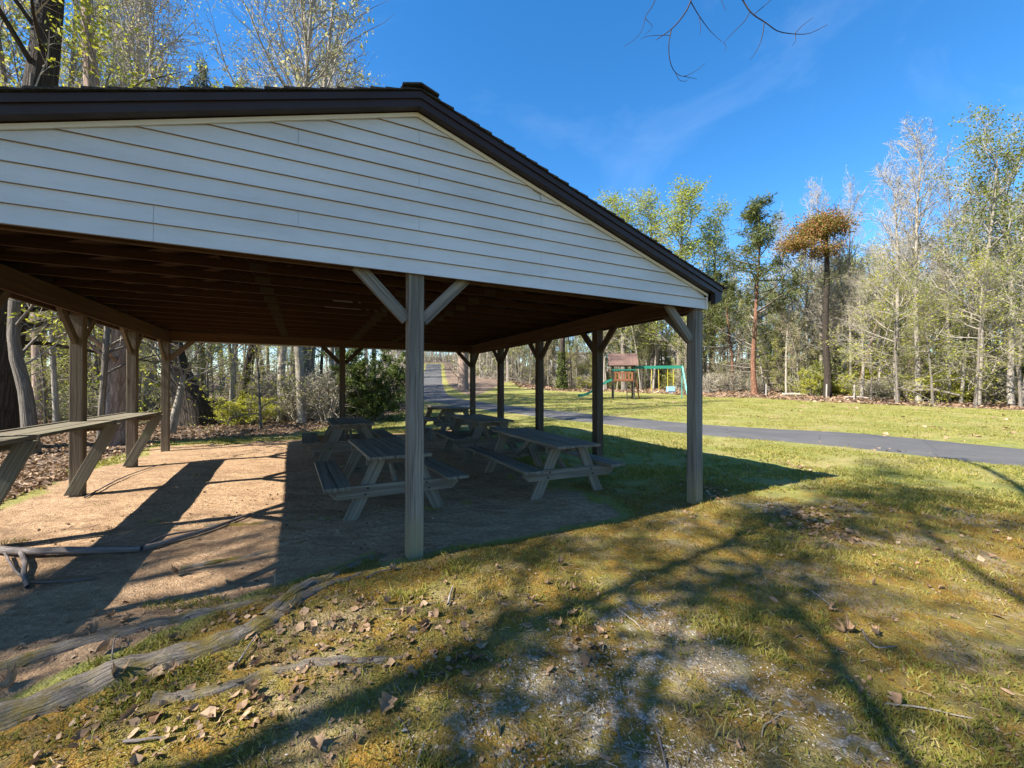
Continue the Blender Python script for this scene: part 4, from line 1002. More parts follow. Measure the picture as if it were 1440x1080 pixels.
def grass():
    Vs, n0 = [], 0
    for n_, r0, r1, ln, wd, thr in ((190000, 1.3, 9, .034, .0036, .07), (260000, 7, 40, .045, .010, -.16)):
        x, y = scatter(n_, r0, r1); z_ = zone(x, y)
        cl = fbm(x*1.1, y*1.1, 61, 3)+.6*fbm(x*6, y*6, 67, 2)
        keep = (z_['dirt'] < .45) & (z_['litter'] < .4) & (z_['pd'] > -.1) & (cl > thr+.35*z_['gravel']+.05*z_['moss']+.14*z_['moss']*(rs.uniform(0, 1, n_)))
        keep |= (z_['moss'] > .3) & (z_['dirt'] < .45) & (z_['gravel'] < .5) & (rs.uniform(0, 1, n_) < .10) & (r0 < 2)
        # a few tufts on the bare earth
        keep |= (z_['dirt'] > .5) & (fbm(x*1.7, y*1.7, 71, 2) > .47) & (r0 < 2)
        x, y = x[keep], y[keep]
        if r0 < 2: o_ = off_root(x, y); x, y = x[o_], y[o_]
        m = len(x); z = hgt(x, y)
        r = np.hypot(x, y); tall = 1+1.3*np.clip(fbm(x*2, y*2, 63, 2), 0, 1)
        L = ln*tall*rs.uniform(.5, 1.4, m)*(1+.0*r); w = wd*rs.uniform(.6, 1.3, m)*(np.maximum(r/6, 1) if r0 < 5 else np.maximum(r/20, .8))
        a = rs.uniform(0, 2*pi, m); t_ = rs.uniform(.2, 1.1, m)
        dx, dy = np.cos(a), np.sin(a); b = rs.uniform(0, 2*pi, m); lx_, ly_ = np.cos(b)*t_, np.sin(b)*t_
        base = np.stack([x, y, z-.004], -1); sd = np.stack([dx*w, dy*w, 0*w], -1)
        mid = base+np.stack([lx_*L*.35, ly_*L*.35, L*.55], -1); tip = base+np.stack([lx_*L, ly_*L, L*.85], -1)
        Vs.append(np.stack([base-sd, base+sd, mid+sd*.7, tip, mid-sd*.7], 1).reshape(-1, 3))
    V = np.concatenate(Vs); Fc = np.arange(len(V)).reshape(-1, 5)
    link('grass', np_mesh('grass', V, [Fc], [M['grass']]), kind='stuff', label='short patchy spring grass over the lawn and mossy ground', cat='grass')
grass()
def mossy():
    x, y = scatter(330000, 1.25, 8.5, -60, 60); z_ = zone(x, y)
    cl = fbm(x*2.3, y*2.3, 161, 4)
    kp = (z_['moss'] > .3) & (z_['dirt'] < .5) & (z_['gravel']*.6+.9*fbm(x*5, y*5, 165, 3) < .40) & (cl > -.22) & (z_['pd'] > .1); x, y = x[kp], y[kp]; o_ = off_root(x, y); x, y = x[o_], y[o_]; n_ = len(x); z = hgt(x, y)
    r = np.hypot(x, y); L = .013*rs.uniform(.5, 1.5, n_)*np.maximum(r/3.5, .8); w = .0028*np.maximum(r/3, .8)*rs.uniform(.7, 1.3, n_)
    a = rs.uniform(0, 6.28, n_); b = rs.uniform(0, 6.28, n_); t_ = rs.uniform(.1, .9, n_)
    B_ = np.stack([x, y, z-.003], -1); sd = np.stack([np.cos(a)*w, np.sin(a)*w, 0*w], -1); tp_ = B_+np.stack([np.cos(b)*t_*L, np.sin(b)*t_*L, L], -1)
    V = np.stack([B_-sd, B_+sd, tp_], 1).reshape(-1, 3)
    M['moss'] = leafm('moss_stem', (.15, .082, .014), (.215, .145, .02), (.27, .225, .05), .3, .8, 1.6)
    link('moss', np_mesh('moss', V, [np.arange(3*n_).reshape(-1, 3)], [M['moss']]), kind='stuff', label='low orange and olive moss carpeting the foreground', cat='moss')
mossy()
def flat_leaves(x, y, size, lift=.012, tilt=.55):
    n_ = len(x); z = hgt(x, y)+lift
    N = np.stack([rs.normal(0, tilt, n_), rs.normal(0, tilt, n_), np.ones(n_)], -1); N /= np.linalg.norm(N, axis=1, keepdims=True)
    a = rs.uniform(0, 6.28, n_); D = np.stack([np.cos(a), np.sin(a), 0*a], -1); D -= N*(D*N).sum(1, keepdims=True); D /= np.linalg.norm(D, axis=1, keepdims=True); S = np.cross(N, D)
    s = (size*rs.uniform(.5, 1.35, n_))[:, None]; f = rs.uniform(-.1, .32, n_)[:, None]; w = rs.uniform(.28, .5, n_)[:, None]; cu = rs.uniform(-.15, .3, n_)[:, None]
    C = np.stack([x, y, z], -1)
    p = [C-D*s*.5+N*s*cu*.5, C-D*s*.12+S*s*w+N*s*f, C+D*s*.22+S*s*w*.75+N*s*f*1.1, C+D*s*.55+N*s*cu, C+D*s*.2-S*s*w*.8+N*s*f, C-D*s*.1-S*s*w+N*s*f*.8, C]
    V = np.stack(p, 1).reshape(-1, 3); b = np.arange(n_)[:, None]*7
    Fq = np.concatenate([b+np.array([[0, 6, 1, 1]]), ], 0)
    tr = np.concatenate([b+np.array([[0, 1, 6]]), b+np.array([[1, 2, 6]]), b+np.array([[2, 3, 6]]), b+np.array([[3, 4, 6]]), b+np.array([[4, 5, 6]]), b+np.array([[5, 0, 6]])], 0)
    return V, tr
def litter():
    Vs, Ts, b = [], [], 0
    def add(x, y, s, **k):
        nonlocal b
        V, T = flat_leaves(x, y, s, **k); Vs.append(V); Ts.append(T+b); b += len(V)
    x, y = scatter(60000, 5.5, 34, -66, 10); z_ = zone(x, y); kp = z_['litter'] > .35; x, y = x[kp], y[kp]
    r = np.hypot(x, y); add(x, y, .07*np.maximum(1, r/13), lift=.02)
    x, y = scatter(26000, 18, 60, 0, 62); z_ = zone(x, y); kp = (z_['litter'] > .3)&(tree_s(x, y) < 9); x, y = x[kp], y[kp]; add(x, y, .14*np.maximum(1, np.hypot(x, y)/26), lift=.03)
    x, y = scatter(9000, 2.2, 30, -50, 62); z_ = zone(x, y); kp = (z_['litter'] < .4) & (z_['pd'] > -.6) & (fbm(x*.6, y*.6, 91, 3)+.12*z_['moss'] > .30) & (z_['dirt'] < .6); x, y = x[kp], y[kp]
    add(x, y, .042*np.maximum(1, np.hypot(x, y)/7)*rs.uniform(.4, 1.4, len(x)), lift=.012)
    x, y = scatter(9000, 1.3, 7, -58, 60); z_ = zone(x, y); kp = (fbm(x*1.1, y*1.1, 191, 4)+.5*rs.uniform(-.3, .3, len(x)) > .12+.12*z_['dirt']); x, y = x[kp], y[kp]; add(x, y, .014*rs.uniform(.5, 1.8, len(x)), lift=.008)
    x, y = scatter(6000, 5.2, 9.5, 22, 62); kp = fbm(x*.9, y*.9, 97, 3)+rs.uniform(-.12, .12, len(x)) > .12; x, y = x[kp], y[kp]; add(x, y, .05, lift=.014)
    x, y = scatter(4200, 2.5, 13, -56, 25); z_ = zone(x, y); kp = (z_['dirt'] > .5)&(fbm(x*.8, y*.8, 93, 3)+rs.uniform(-.2, .2, len(x)) > .12); x, y = x[kp], y[kp]; add(x, y, .035, lift=.008)
    V = np.concatenate(Vs); link('leaf_litter', np_mesh('leaf_litter', V, [np.concatenate(Ts)], [M['leaf_dead']]), kind='stuff', label='brown fallen leaves strewn over the wood floor and grass', cat='leaf litter')
litter()
def bits():
    B = []
    x, y = scatter(10000, 1.4, 9, -58, 60); z_ = zone(x, y); kp = (z_['dirt'] < .75) & (fbm(x*1.4, y*1.4, 121, 3) > -.22); x, y = x[kp], y[kp]; z = hgt(x, y)+.007
    a = rs.uniform(0, 6.28, len(x)); L = rs.uniform(.005, .024, len(x)); t_ = rs.normal(0, .22, len(x)); bnd = rs.normal(0, .1, len(x))
    for i_ in range(len(x)):
        c_, s_ = cos(a[i_])*L[i_], sin(a[i_])*L[i_]; w = .0011+.0005*(i_ % 3)
        B.append(([(x[i_]-c_, y[i_]-s_, z[i_]-t_[i_]*L[i_]), (x[i_]-s_*bnd[i_], y[i_]+c_*bnd[i_], z[i_]+.004), (x[i_]+c_, y[i_]+s_, z[i_]+t_[i_]*L[i_]+.004)], [w, w, w*.6], 3))
    V, Q, UV = tubes(B); link('straw', np_mesh('straw', V, [Q], [M['straw']]), kind='stuff', label='bits of dry straw and twig scattered over the mossy ground', cat='straw')
    x, y = scatter(42000, 1.3, 6.5, -58, 58); z_ = zone(x, y); kp = (z_['gravel']+.7*fbm(x*1.6, y*1.6, 131, 3)+.22*rs.normal(0, 1, len(x))+1.3*fbm(x*6.5, y*6.5, 137, 3) > .70) & (z_['dirt'] < .7); x, y = x[kp], y[kp]; n_ = len(x); z = hgt(x, y)
    s = rs.uniform(.0025, .0075, n_)*(1+(rs.uniform(0, 1, n_) > .97)*1.0)
    o6 = np.array([(1, 0, 0), (0, 1, 0), (-1, 0, 0), (0, -1, 0), (0, 0, .7), (0, 0, -.7)])
    V = np.stack([x, y, z+s*.25], -1)[:, None, :]+s[:, None, None]*o6[None]*rs.uniform(.55, 1.3, (n_, 6, 1))
    ang_ = rs.uniform(0, 6.28, n_); dV = V-np.stack([x, y, z], -1)[:, None, :]
    V[:, :, 0] = x[:, None]+dV[:, :, 0]*np.cos(ang_)[:, None]-dV[:, :, 1]*np.sin(ang_)[:, None]; V[:, :, 1] = y[:, None]+dV[:, :, 0]*np.sin(ang_)[:, None]+dV[:, :, 1]*np.cos(ang_)[:, None]
    tr = np.array([(0, 1, 4), (1, 2, 4), (2, 3, 4), (3, 0, 4), (1, 0, 5), (2, 1, 5), (3, 2, 5), (0, 3, 5)])
    T = (np.arange(n_)[:, None, None]*6+tr[None]).reshape(-1, 3)
    k_ = Nt('gravel_chips', .85); k_.col(k_.ramp(k_.island(), [(0, (.14, .12, .09)), (.5, (.26, .225, .175)), (.85, (.36, .32, .265)), (1, (.52, .48, .42))]))
    link('gravel', np_mesh('gravel', V.reshape(-1, 3), [T], [k_.m]), kind='stuff', label='pale gravel chips showing through the moss', cat='gravel')
bits()
# roots
for i_, (pl, r0_, r1_) in enumerate(ROOTS):
    P = dens(pl, 14); n_ = len(P); s = np.linspace(0, 1, n_)
    rad = 1.0*(r0_+(r1_-r0_)*s)*(1+.16*fbm(s*9, np.full(n_, i_*3.7), 5, 3)); rad[-1] *= .3; rad[-2] *= .75
    P = P+np.stack([fbm(s*7, np.full(n_, i_*1.3), 8, 2), fbm(s*7, np.full(n_, i_*2.3), 9, 2)], -1)*.05
    z = hgt(P[:, 0], P[:, 1])-rad*.52-np.linspace(0, 1, n_)**4*.02
    V, Q, UV = tubes([(np.column_stack([P, z]), rad, 20)])
    V[:, 2] += .028*fbm(V[:, 0]*9, V[:, 1]*9, 31, 4); V[:, 0] += .02*fbm(V[:, 1]*12, V[:, 2]*18, 33, 3); V[:, 1] += .02*fbm(V[:, 0]*12, V[:, 2]*18, 35, 3)
    lab = ['thick mossy root running up from the lower left corner', 'short bare root splitting off right at the end of the thick mossy root', 'mossy root running from the thick one towards the front middle post', 'half buried root along the edge of bare earth, left of the thick one', 'thin grey root lying crosswise in the mossy grass at lower left', 'thin root crossing the sunlit earth towards the nearest table', 'short low root in the sunlit earth below the fallen branch'][i_]
    link('tree_root', np_mesh('tree_root', V, [Q], [M['root']], True, uv=UV), label=lab, cat='root', group='exposed roots at lower left')
# fallen branch and sticks
def stick(name, paths, label, cat, mat='stick', lift=0., group=None, sides=7):
    B = []
    for pts, r0_, r1_ in paths:
        P = dens(np.array([(x, y, h) for x, y, h in pts], float), 4); n_ = len(P)
        z = hgt(P[:, 0], P[:, 1])+P[:, 2]+lift
        rad = np.linspace(r0_, r1_, n_)*(1+.18*fbm(np.arange(n_)*.9, np.full(n_, pts[0][0]*7), 3, 2))
        B.append((np.column_stack([P[:, :2], z]), rad, sides))
    V, Q, UV = tubes(B)
    caps = []
    return link(name, np_mesh(name, V, [Q], [M[mat]], True, uv=UV), label=label, cat=cat, group=group)
def gp(u, v, h=0.):   # ground point under a photograph pixel (flat foreground)
    Z = (H-h)*F/(v-542.1); return ((u-720)/F*Z, Z)
def gl(seq): return [(*gp(u, v, h), h) for u, v, h in seq]
stick('fallen_branch', [(gl([(-60, 762, .05), (0, 767, .05), (45, 770, .06), (110, 769, .05), (200, 766, .035)]), .036, .03), (gl([(200, 766, .035), (250, 752, .03), (300, 737, .03), (353, 719, .02)]), .029, .014),
    (gl([(198, 765, .035), (225, 751, .05), (255, 744, .04), (290, 738, .03)]), .014, .007), (gl([(30, 769, .06), (36, 785, .05), (35, 800, .035), (40, 818, .02)]), .02, .016), (gl([(8, 772, .05), (20, 792, .04), (33, 806, .03)]), .011, .008), (gl([(42, 812, .02), (80, 811, .012), (135, 805, .01)]), .010, .006)], 'long forked dead branch lying on the sunlit bare earth at left', 'branch')
x, y = gp(388, 822)
stick('dry_stick', [([(x, y, -.03), (x-.003, y, .05), (x-.006, y, .115)], .0075, .005), ([(x, y, .01), (x-.05, y+.01, .03)], .004, .002), ([(x, y, .012), (x+.05, y+.02, .01)], .004, .002)], 'pale dead stem sticking straight up near the end of the roots', 'stem', 'straw')
for i_, (seq, r_, lab) in enumerate((([(630, 850, .02), (633, 838, .03), (637, 826, .02)], .011, 'short dark bark chip standing below the front middle post'),
    ([(515, 812, .012), (535, 802, .02), (565, 797, .012)], .008, 'bent brown stick in the grass left of the front middle post'),
    ([(540, 855, .008), (600, 848, .01), (650, 842, .008)], .004, 'thin straight twig below the front middle post'),
    ([(1245, 985, .008), (1300, 990, .012), (1365, 1003, .01)], .006, 'pale twig at lower right by a tan leaf'),
    ([(868, 1030, .006), (880, 1055, .02), (925, 1062, .01)], .004, 'small curved twig at the bottom, right of centre'),
    ([(922, 1030, .0), (930, 1055, .008), (938, 1085, .01)], .006, 'dark twig pointing at the bottom edge, right of centre'),
    ([(585, 1085, .01), (590, 1060, .012), (597, 1040, .03)], .007, 'dark twig at the bottom edge near the middle'),
    ([(560, 1010, .006), (575, 1030, .01), (582, 1050, .006)], .003, 'thin pale twig beside the dark one at bottom middle'),
    ([(176, 1045, .012), (205, 1042, .018), (235, 1040, .012)], .008, 'pale stick at lower left'),
    ([(870, 860, .008), (890, 875, .012), (905, 890, .008)], .005, 'grey twig on the gravelly patch'),
    ([(1120, 815, .01), (1150, 832, .02), (1170, 850, .01)], .006, 'brown twig in the leaf patch right of centre'),
    ([(1210, 880, .01), (1230, 905, .03), (1260, 903, .01)], .006, 'curled twig among dead leaves at right'),
    ([(330, 935, .01), (350, 905, .03), (362, 888, .015)], .006, 'thin twig curling up over the roots'),
    ([(158, 935, .02), (162, 905, .05), (170, 895, .02)], .005, 'thin dark twig arching beside the half buried root'),
    ([(120, 700, .02), (180, 672, .03), (235, 655, .02)], .012, 'dark stick at the edge of the wood floor'),
    ([(1100, 1000, .0), (1075, 1020, .01), (1070, 1040, .006)], .004, 'small dark twig near a pointed leaf at bottom right'))):
    stick('twig', [(gl(seq), r_, r_*.5)], lab, 'twig', 'stick' if i_ % 3 else 'twig', sides=5, group='twigs lying on the ground')
# individual dead leaves near the camera
def leaf_mesh(seed, pts, curl):
    r = random.Random(seed); V = [(0, 0, 0)]; n_ = len(pts)
    for x, y in pts:
        V.append((x, y, curl*(x*x*6+abs(y)*.9)*.6+r.uniform(-.03, .05)))
    for x, y in pts: V.append((x*.5, y*.5, curl*(x*x*1.5+abs(y)*.3)*.5+r.uniform(-.01, .02)))
    T = []
    Q = []
    for i_ in range(n_):
        j_ = (i_+1) % n_; T.append((0, 1+n_+i_, 1+n_+j_)); Q.append((1+n_+i_, 1+i_, 1+j_, 1+n_+j_))
    st = len(V); V += [(0, -.5, .02), (.02, -.5, .02), (.03, -.8, .08), (0, -.8, .08)]; Q.append((st, st+1, st+2, st+3))
    return np_mesh('dead_leaf', np.array(V), [np.array(T), np.array(Q)], [M['leaf_dead']], False)
maple = [(0, -.5), (.28, -.42), (.5, -.2), (.34, -.08), (.52, .18), (.3, .2), (.2, .3), (.0, .62), (-.2, .3), (-.3, .2), (-.5, .2), (-.34, -.06), (-.5, -.22), (-.27, -.42)]
oak = [(0, -.5), (.1, -.38), (.22, -.3), (.12, -.18), (.28, -.02), (.14, .08), (.24, .28), (.12, .34), (0, .55), (-.12, .34), (-.24, .26), (-.13, .1), (-.27, 0), (-.12, -.17), (-.22, -.32), (-.1, -.38)]
oval = [(0, -.5), (.18, -.35), (.27, -.08), (.22, .2), (.1, .42), (0, .56), (-.1, .4), (-.23, .18), (-.26, -.1), (-.16, -.36)]
LM = [leaf_mesh(1, maple, .6), leaf_mesh(2, oak, .9), leaf_mesh(3, oval, 1.4), leaf_mesh(4, maple, 1.3), leaf_mesh(5, oval, -.5), leaf_mesh(6, oak, 1.8)]
named = [(543, 992, .085, 0, 'broad tan leaf with pointed lobes alone in the moss at bottom centre'), (788, 792, .06, 3, 'curled maple leaf on the grass right of the front middle post'), (805, 862, .075, 1, 'pinkish brown leaf on moss, centre'), (655, 862, .07, 2, 'upright curled brown leaf in the clump below the front middle post'), (562, 866, .065, 5, 'upright tan leaf left of the clump below the front middle post'), (1033, 893, .05, 1, 'small dark leaf on gravelly moss right of centre'), (1088, 1020, .05, 2, 'dark pointed leaf at lower right'), (1264, 980, .065, 0, 'pale tan leaf beside the twig at lower right'), (1416, 964, .05, 4, 'tan leaf near the right edge'), (1402, 858, .07, 4, 'reddish leaf at right among green moss'), (1232, 888, .09, 5, 'large curled leaf with the curled twig at right'), (356, 970, .07, 2, 'folded brown leaf just above the crosswise root'), (348, 890, .085, 4, 'smooth brown leaf lodged against the roots'), (150, 915, .08, 2, 'dark curled leaf between the roots at left'), (185, 1000, .08, 5, 'grey curled leaf below the thick root'), (385, 1012, .06, 1, 'tan leaf fragment left of the broad tan leaf'), (12, 965, .08, 3, 'pale curled leaf at the left edge')]
for u, v, s, k_, lab in named:
    x, y = gp(u, v, .02); o = link('dead_leaf', LM[k_], label=lab, cat='dead leaf', group='dead leaves in the foreground')
    o.location = (x, y, hz(x, y)+.018); o.rotation_euler = (rg.gauss(0, .35), rg.gauss(0, .35), rg.uniform(0, 6.28)); o.scale = (s, s, s)
for i_ in range(95):
    if i_ < 40: u, v = rg.gauss(640, 200), rg.uniform(800, 900)
    elif i_ < 62: u, v = rg.uniform(1050, 1440), rg.uniform(730, 900)
    elif i_ < 78: u, v = rg.gauss(230, 120), rg.uniform(860, 960)
    else: u, v = rg.uniform(150, 1440), rg.uniform(850, 1078)
    x, y = gp(u, v); s = rg.uniform(.035, .075)
    if y > 3.9 and u < 960: continue
    o = link('dead_leaf', rg.choice(LM), label='small brown dead leaf, one of many scattered over the mossy foreground', cat='dead leaf', group='small dead leaves scattered in the foreground')
    o.location = (x, y, hz(x, y)+.013); o.rotation_euler = (rg.gauss(0, .45), rg.gauss(0, .45), rg.uniform(0, 6.28)); o.scale = (s, s, s)

# ------------------------------------------------------------------ playset
M['cedar'] = wood('playset_cedar', (.12, .045, .02), (.27, .11, .05), (.38, .18, .09))
M['shingle_red'] = wood('playset_roof_boards', (.09, .05, .04), (.19, .115, .09), (.27, .18, .145))
M['play_green'] = plain('green_plastic', (.02, .17, .115), .45, .15); M['play_teal'] = plain('teal_metal_leg', (.16, .42, .36), .4, .15)
M['play_dark'] = plain('dark_timber', (.045, .04, .03), .8, .3); M['yellow'] = plain('yellow_chain_sleeve', (.62, .50, .07), .5, .1); M['seat_cream'] = plain('cream_swing_seat', (.68, .64, .42), .5, .1); M['blue'] = plain('blue_plastic', (.22, .36, .50), .4, .15)
x, y = at(876, 31.5)
ps = empty('playset', x, y, hz(x, y), -.18, label='wooden playset with peaked brown roof, green slide and swing beam on the lawn', cat='playset')
def part(nm, mat, par=None, bev=0): 
    def f(fn): b = MB(); fn(b); return b.build(nm, mat, par or ps, bev)
    return f
for sx in (-.75, .75):
    for sy in (-.65, .65): part('tower_post', M['play_dark'])(lambda b: b.box(sx-.05, sx+.05, sy-.05, sy+.05, -.1, 2.62))
part('deck', M['cedar'])(lambda b: [b.box(-.8+i_*.2, -.61+i_*.2, -.72, .72, 1.32, 1.36) for i_ in range(8)])
part('railing', M['cedar'])(lambda b: [b.box(-.70, .70, -.735, -.70, 1.37, 1.50), b.box(-.70, .70, -.735, -.70, 1.92, 2.02)]+[b.box(-.66+i_*.24, -.53+i_*.24, -.745, -.737, 1.40, 2.0) for i_ in range(6)])
part('canopy_frame', M['play_green'])(lambda b: [b.box(-.85, .85, -.74, -.68, 2.14, 2.24), b.box(-.85, .85, .68, .74, 2.14, 2.24)])
def _roof(b):
    for s in (-1, 1): b.hexa([(-1.12, 0, 3.42), (-1.12, 0, 3.46), (1.05, 0, 3.46), (1.05, 0, 3.42), (-1.12, s*.92, 2.50), (-1.12, s*.92, 2.54), (1.05, s*.92, 2.54), (1.05, s*.92, 2.50)])
part('roof', M['shingle_red'])(_roof)
part('roof_gable', M['cedar'])(lambda b: b.prism([(-.78, 2.52), (.78, 2.52), (0, 3.36)], 0, .90, .94))
part('climbing_wall', M['cedar'])(lambda b: b.hexa([(.80, -.6, 1.9), (.80, -.1, 1.9), (.84, -.1, 1.9), (.84, -.6, 1.9), (1.15, -.6, -.05), (1.15, -.1, -.05), (1.19, -.1, -.05), (1.19, -.6, -.05)]))
part('back_panel', M['cedar'])(lambda b: b.box(.81, .84, .0, .62, .25, 2.3))
part('ladder', M['play_dark'])(lambda b: [b.bar((.2, -.75, 1.3), (.2, -1.25, -.05), .06, .1), b.bar((.68, -.75, 1.3), (.68, -1.25, -.05), .06, .1)]+[b.box(.22, .66, -.86-i_*.1, -.80-i_*.1, 1.02-i_*.27, 1.06-i_*.27) for i_ in range(4)])
def _slide(b):
    pr = [(-.82, 1.36), (-1.2, 1.22), (-1.9, .75), (-2.6, .30), (-3.0, .16), (-3.4, .13)]
    for (a, c), (d, e) in zip(pr, pr[1:]):
        for y0, y1, t0 in ((-.30, .30, .03), (-.33, -.29, .2), (.29, .33, .2)):
            b.hexa([(a, y0, c), (a, y1, c), (a, y1, c+t0), (a, y0, c+t0), (d, y0, e), (d, y1, e), (d, y1, e+t0), (d, y0, e+t0)])
part('slide', M['play_green'])(_slide)
part('swing_beam', M['play_green'])(lambda b: b.box(.82, 4.35, -.07, .07, 2.28, 2.50))
for s in (-1, 1): part('swing_leg', M['play_teal'])(lambda b: b.bar((4.28, s*.06, 2.42), (4.48+.0*s, s*1.05, -.1), .09, .09, (1, 0, 0)))
for i_, xx in enumerate((1.35, 2.35)):
    sw = link('swing', (lambda b: (b.box(xx-.24, xx+.24, -.09, .09, .52+.0, .535), b)[1])(MB()).mesh('swing', M['seat_cream']), ps)
    b = MB(); 
    n_ = 8; pts = [(xx-.28+.56*j_/n_, .52-.12*sin(pi*j_/n_)+.1) for j_ in range(n_+1)]
    for a, c in zip(pts, pts[1:]): b.bar((a[0], 0, a[1]), (c[0], 0, c[1]), .17, .025)
    sw.data = b.mesh('swing', M['seat_cream'])
    for s in (-1, 1):
        b = MB(); b.bar((xx+s*.28, 0, .62), (xx+s*.25, 0, 2.28), .03, .03, (1, 0, 0)); b.build('chain', M['yellow'], sw)
gl_ = link('glider', (lambda b: ([b.box(3.2, 3.7, -.45, -.2, .55, .6), b.box(3.2, 3.7, .2, .45, .55, .6), b.box(3.22, 3.68, -.5, -.45, .6, .95), b.box(3.22, 3.68, .45, .5, .6, .95), b.box(3.4, 3.5, -.6, .6, .42, .47)], b)[1])(MB()).mesh('glider', M['blue']), ps)
for s in (-1, 1):
    b = MB(); b.bar((3.45+s*.2, 0, .58), (3.45+s*.2, 0, 2.28), .025, .025, (1, 0, 0)); b.build('chain', M['yellow'], gl_)

# ------------------------------------------------------------------ houses beyond the wood
M['white_wall'] = plain('white_house_siding', (.72, .72, .72), .6, .08); M['grey_roof'] = plain('grey_house_roof', (.20, .18, .18), .9, .2); M['glass'] = plain('window_glass', (.05, .07, .09), .1, .1)
def house(u, Z, w, d, h, rz, label):
    x, y = at(u, Z); z = hz(x, y)
    o = empty('house', x, y, z, rz, label=label, cat='house')
    b = MB(); b.box(-w/2, w/2, -d/2, d/2, -1.5, h); b.prism([(-d/2+.02, h), (d/2-.02, h), (0, h+d*.32)], 0, -w/2+.01, w/2-.01); b.build('wall', M['white_wall'], o)
    b = MB()
    for s in (-1, 1): b.hexa([(-w/2-.4, 0, h+d*.34), (-w/2-.4, 0, h+d*.34+.15), (w/2+.4, 0, h+d*.34+.15), (w/2+.4, 0, h+d*.34), (-w/2-.4, s*(d/2+.5), h-.25), (-w/2-.4, s*(d/2+.5), h-.1), (w/2+.4, s*(d/2+.5), h-.1), (w/2+.4, s*(d/2+.5), h-.25)])
    b.build('roof', M['grey_roof'], o)
    nw = max(2, int(w/2.6))
    for i_ in range(nw):
        xx = -w/2+w*(i_+.5)/nw
        b = MB(); b.box(xx-.55, xx+.55, -d/2-.05, -d/2-.003, h*.35, h*.8); wn = b.build('window', M['trim'], o)
        b = MB(); b.box(xx-.45, xx+.45, -d/2-.075, -d/2-.052, h*.38, h*.77); b.build('pane', M['glass'], wn)
house(808, 80, 9, 7, 3.6, .25, 'low white house glimpsed between the posts left of the playset')
house(936, 84, 8, 7, 5.2, -.2, 'white house with grey roof glimpsed behind the swing beam')
house(1208, 70, 6, 5, 2.9, -.6, 'small white house glimpsed through trunks on the right')
# rail fence and marker posts at the wood edge
M['fence'] = wood('pale_fence_rail', (.22, .20, .17), (.45, .42, .37), (.6, .57, .5))
fx = [at(u, Z) for u, Z in ((1060, 46), (1120, 42), (1180, 38.5), (1240, 35.5), (1300, 33), (1360, 31), (1420, 29.3), (1480, 28))]
fo = empty('rail_fence', fx[0][0], fx[0][1], 0, label='pale wooden rail fence running through the trees on the right', cat='fence')
def rel(p, z): return (p[0]-fx[0][0], p[1]-fx[0][1], z)
for p in fx: b = MB(); z = hz(*p); b.bar(rel(p, z-.3), rel(p, z+1.25), .12, .12, (0, 1, 0)); b.build('fence_post', M['fence'], fo)
for a, c in zip(fx, fx[1:]):
    for hh_ in (.55, 1.08): b = MB(); b.bar(rel(a, hz(*a)+hh_), rel(c, hz(*c)+hh_), .05, .11); b.build('rail', M['fence'], fo)
for i_, (u, Z, lab) in enumerate(((1077, 35.2, 'thin grey marker post at the lawn edge below the pointed pine'), (1162, 31.4, 'thin grey marker post in front of the rust-crowned tree'), (1201, 29.8, 'short marker post right of the one before the rust-crowned tree'), (1261, 27.2, 'thin pale marker post below the layered yellow-green tree'))):
    x, y = at(u, Z); z = hz(x, y); b = MB(); b.bar((0, 0, -.2), (.03, 0, 1.05), .07, .07, (0, 1, 0)); o = b.build('marker_post', M['fence'], None, .01, label=lab, cat='post'); o.location = (x, y, z)
for i_, (u0, Z0, u1, Z1, r_, lab) in enumerate(((1100, 35.5, 1135, 34.2, .12, 'pale fallen log at the lawn edge near the pine'), (1285, 26.4, 1350, 24.4, .11, 'dark fallen log raised off the ground below the leafless trees'), (1188, 30.6, 1222, 29.2, .08, 'thin fallen log at the lawn edge right of the rust-crowned tree'))):
    a, c = at(u0, Z0), at(u1, Z1); hh_ = .75 if i_ == 1 else .08
    V, Q, UV = tubes([(np.array([(*a, hz(*a)+hh_), ((a[0]+c[0])/2, (a[1]+c[1])/2, (hz(*a)+hz(*c))/2+hh_+.06), (*c, hz(*c)+hh_*.7)]), np.array([r_, r_*.9, r_*.6]), 8)])
    link('fallen_log', np_mesh('fallen_log', V, [Q], [M['bark_pale' if i_ != 1 else 'bark']], True, uv=UV), label=lab, cat='log')
# log end under the middle table
x, y = -2.26, 10.9
V, Q, UV = tubes([(np.array([(0, 0, .0), (0, .0, .17), (0.01, 0, .34)]), np.array([.17, .165, .16]), 14)])
V = np.vstack([V, [[.01, 0, .345]]]); tp_ = np.stack([np.arange(28, 42), 28+(np.arange(14)+1) % 14, np.full(14, 42)], -1)
o = link('log_stump', np_mesh('log_stump', V, [Q, tp_], [M['bark']], True), label='short upright log on the earth left of the shaded middle table', cat='log'); o.location = (x, y, hz(x, y)-.02)

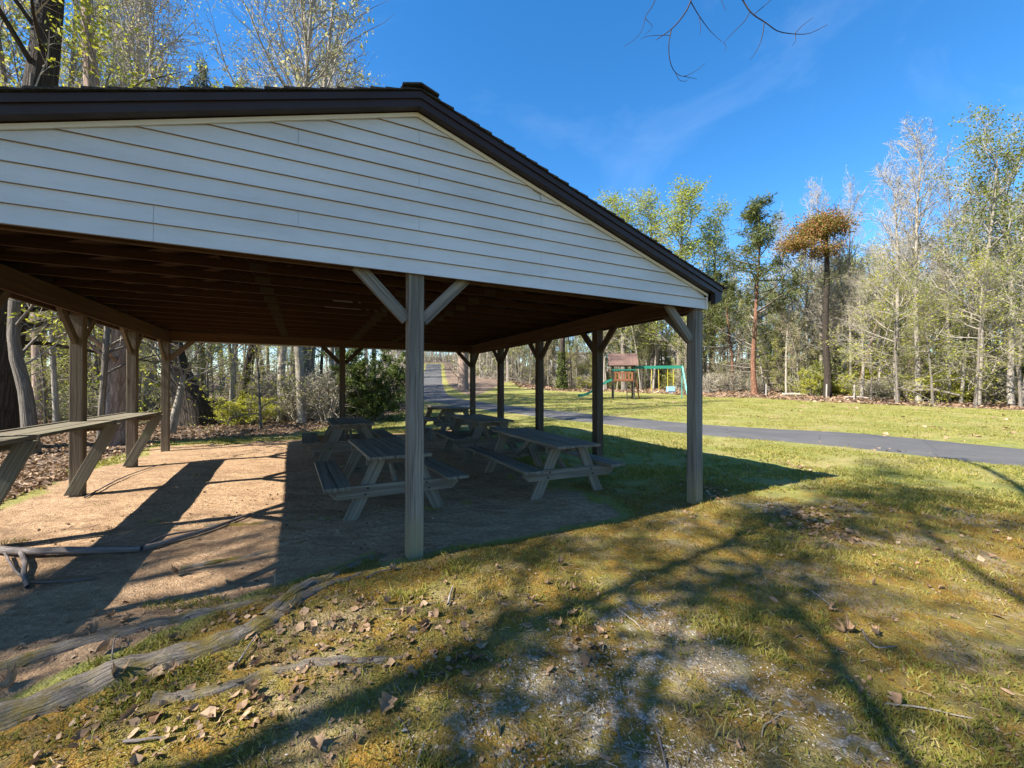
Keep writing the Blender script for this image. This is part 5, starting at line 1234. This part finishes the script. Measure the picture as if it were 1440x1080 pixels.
# ------------------------------------------------------------------ light, sky, camera
AZ = radians(28.3); EL = radians(43.5)
sd = bpy.data.lights.new('sun', 'SUN'); sd.energy = 5.0; sd.angle = radians(.53); sd.color = (1, .93, .82)
so = bpy.data.objects.new('sun', sd); COL.objects.link(so)
import mathutils
dvec = mathutils.Vector((cos(AZ)*cos(EL), sin(AZ)*cos(EL), -sin(EL)))
so.rotation_euler = dvec.to_track_quat('-Z', 'Y').to_euler(); so.location = (-20, -10, 25)
w = bpy.data.worlds.new('World'); SC.world = w; w.use_nodes = True
nt = w.node_tree; bg = nt.nodes['Background']
sky = nt.nodes.new('ShaderNodeTexSky'); sky.sky_type = 'NISHITA'; sky.sun_disc = False; sky.sun_elevation = EL
sky.sun_rotation = math.atan2(-cos(AZ), -sin(AZ)); sky.air_density = 1.0; sky.dust_density = .2; sky.ozone_density = 3.5; sky.altitude = 200
hs = nt.nodes.new('ShaderNodeHueSaturation'); hs.inputs['Saturation'].default_value = 1.3; hs.inputs['Value'].default_value = 1.0
nt.links.new(sky.outputs[0], hs.inputs['Color'])
tc = nt.nodes.new('ShaderNodeTexCoord'); mp = nt.nodes.new('ShaderNodeMapping'); mp.inputs['Scale'].default_value = (1.1, 1.6, 2.2); mp.inputs['Rotation'].default_value = (.3, .5, .8)
ns = nt.nodes.new('ShaderNodeTexNoise'); ns.inputs['Scale'].default_value = 1.6; ns.inputs['Detail'].default_value = 9; ns.inputs['Roughness'].default_value = .6; ns.inputs['Distortion'].default_value = .9
mr = nt.nodes.new('ShaderNodeMapRange'); mr.inputs['From Min'].default_value = .52; mr.inputs['From Max'].default_value = .85; mr.inputs['To Max'].default_value = .08
mx = nt.nodes.new('ShaderNodeMix'); mx.data_type = 'RGBA'
nt.links.new(tc.outputs['Generated'], mp.inputs[0]); nt.links.new(mp.outputs[0], ns.inputs['Vector']); nt.links.new(ns.outputs['Fac'], mr.inputs['Value'])
nt.links.new(mr.outputs[0], mx.inputs[0]); nt.links.new(hs.outputs[0], mx.inputs[6]); mx.inputs[7].default_value = (6.5, 7.2, 8.2, 1)
nt.links.new(mx.outputs[2], bg.inputs['Color']); bg.inputs['Strength'].default_value = .088
cd = bpy.data.cameras.new('camera'); co = bpy.data.objects.new('camera', cd); COL.objects.link(co); SC.camera = co
cd.sensor_width = 36; cd.lens = 36*F/1440; cd.clip_end = 2000; cd.clip_start = .05
co.location = (0, 0, H); co.rotation_euler = (radians(90.214), 0, 0)
vs = SC.view_settings; vs.view_transform = 'Standard'; vs.look = 'None'; vs.exposure = 1.7; vs.gamma = 1
SC.cycles.max_bounces = 8; SC.cycles.transparent_max_bounces = 8; SC.cycles.diffuse_bounces = 4
try: SC.cycles.use_denoising = True
except Exception: pass
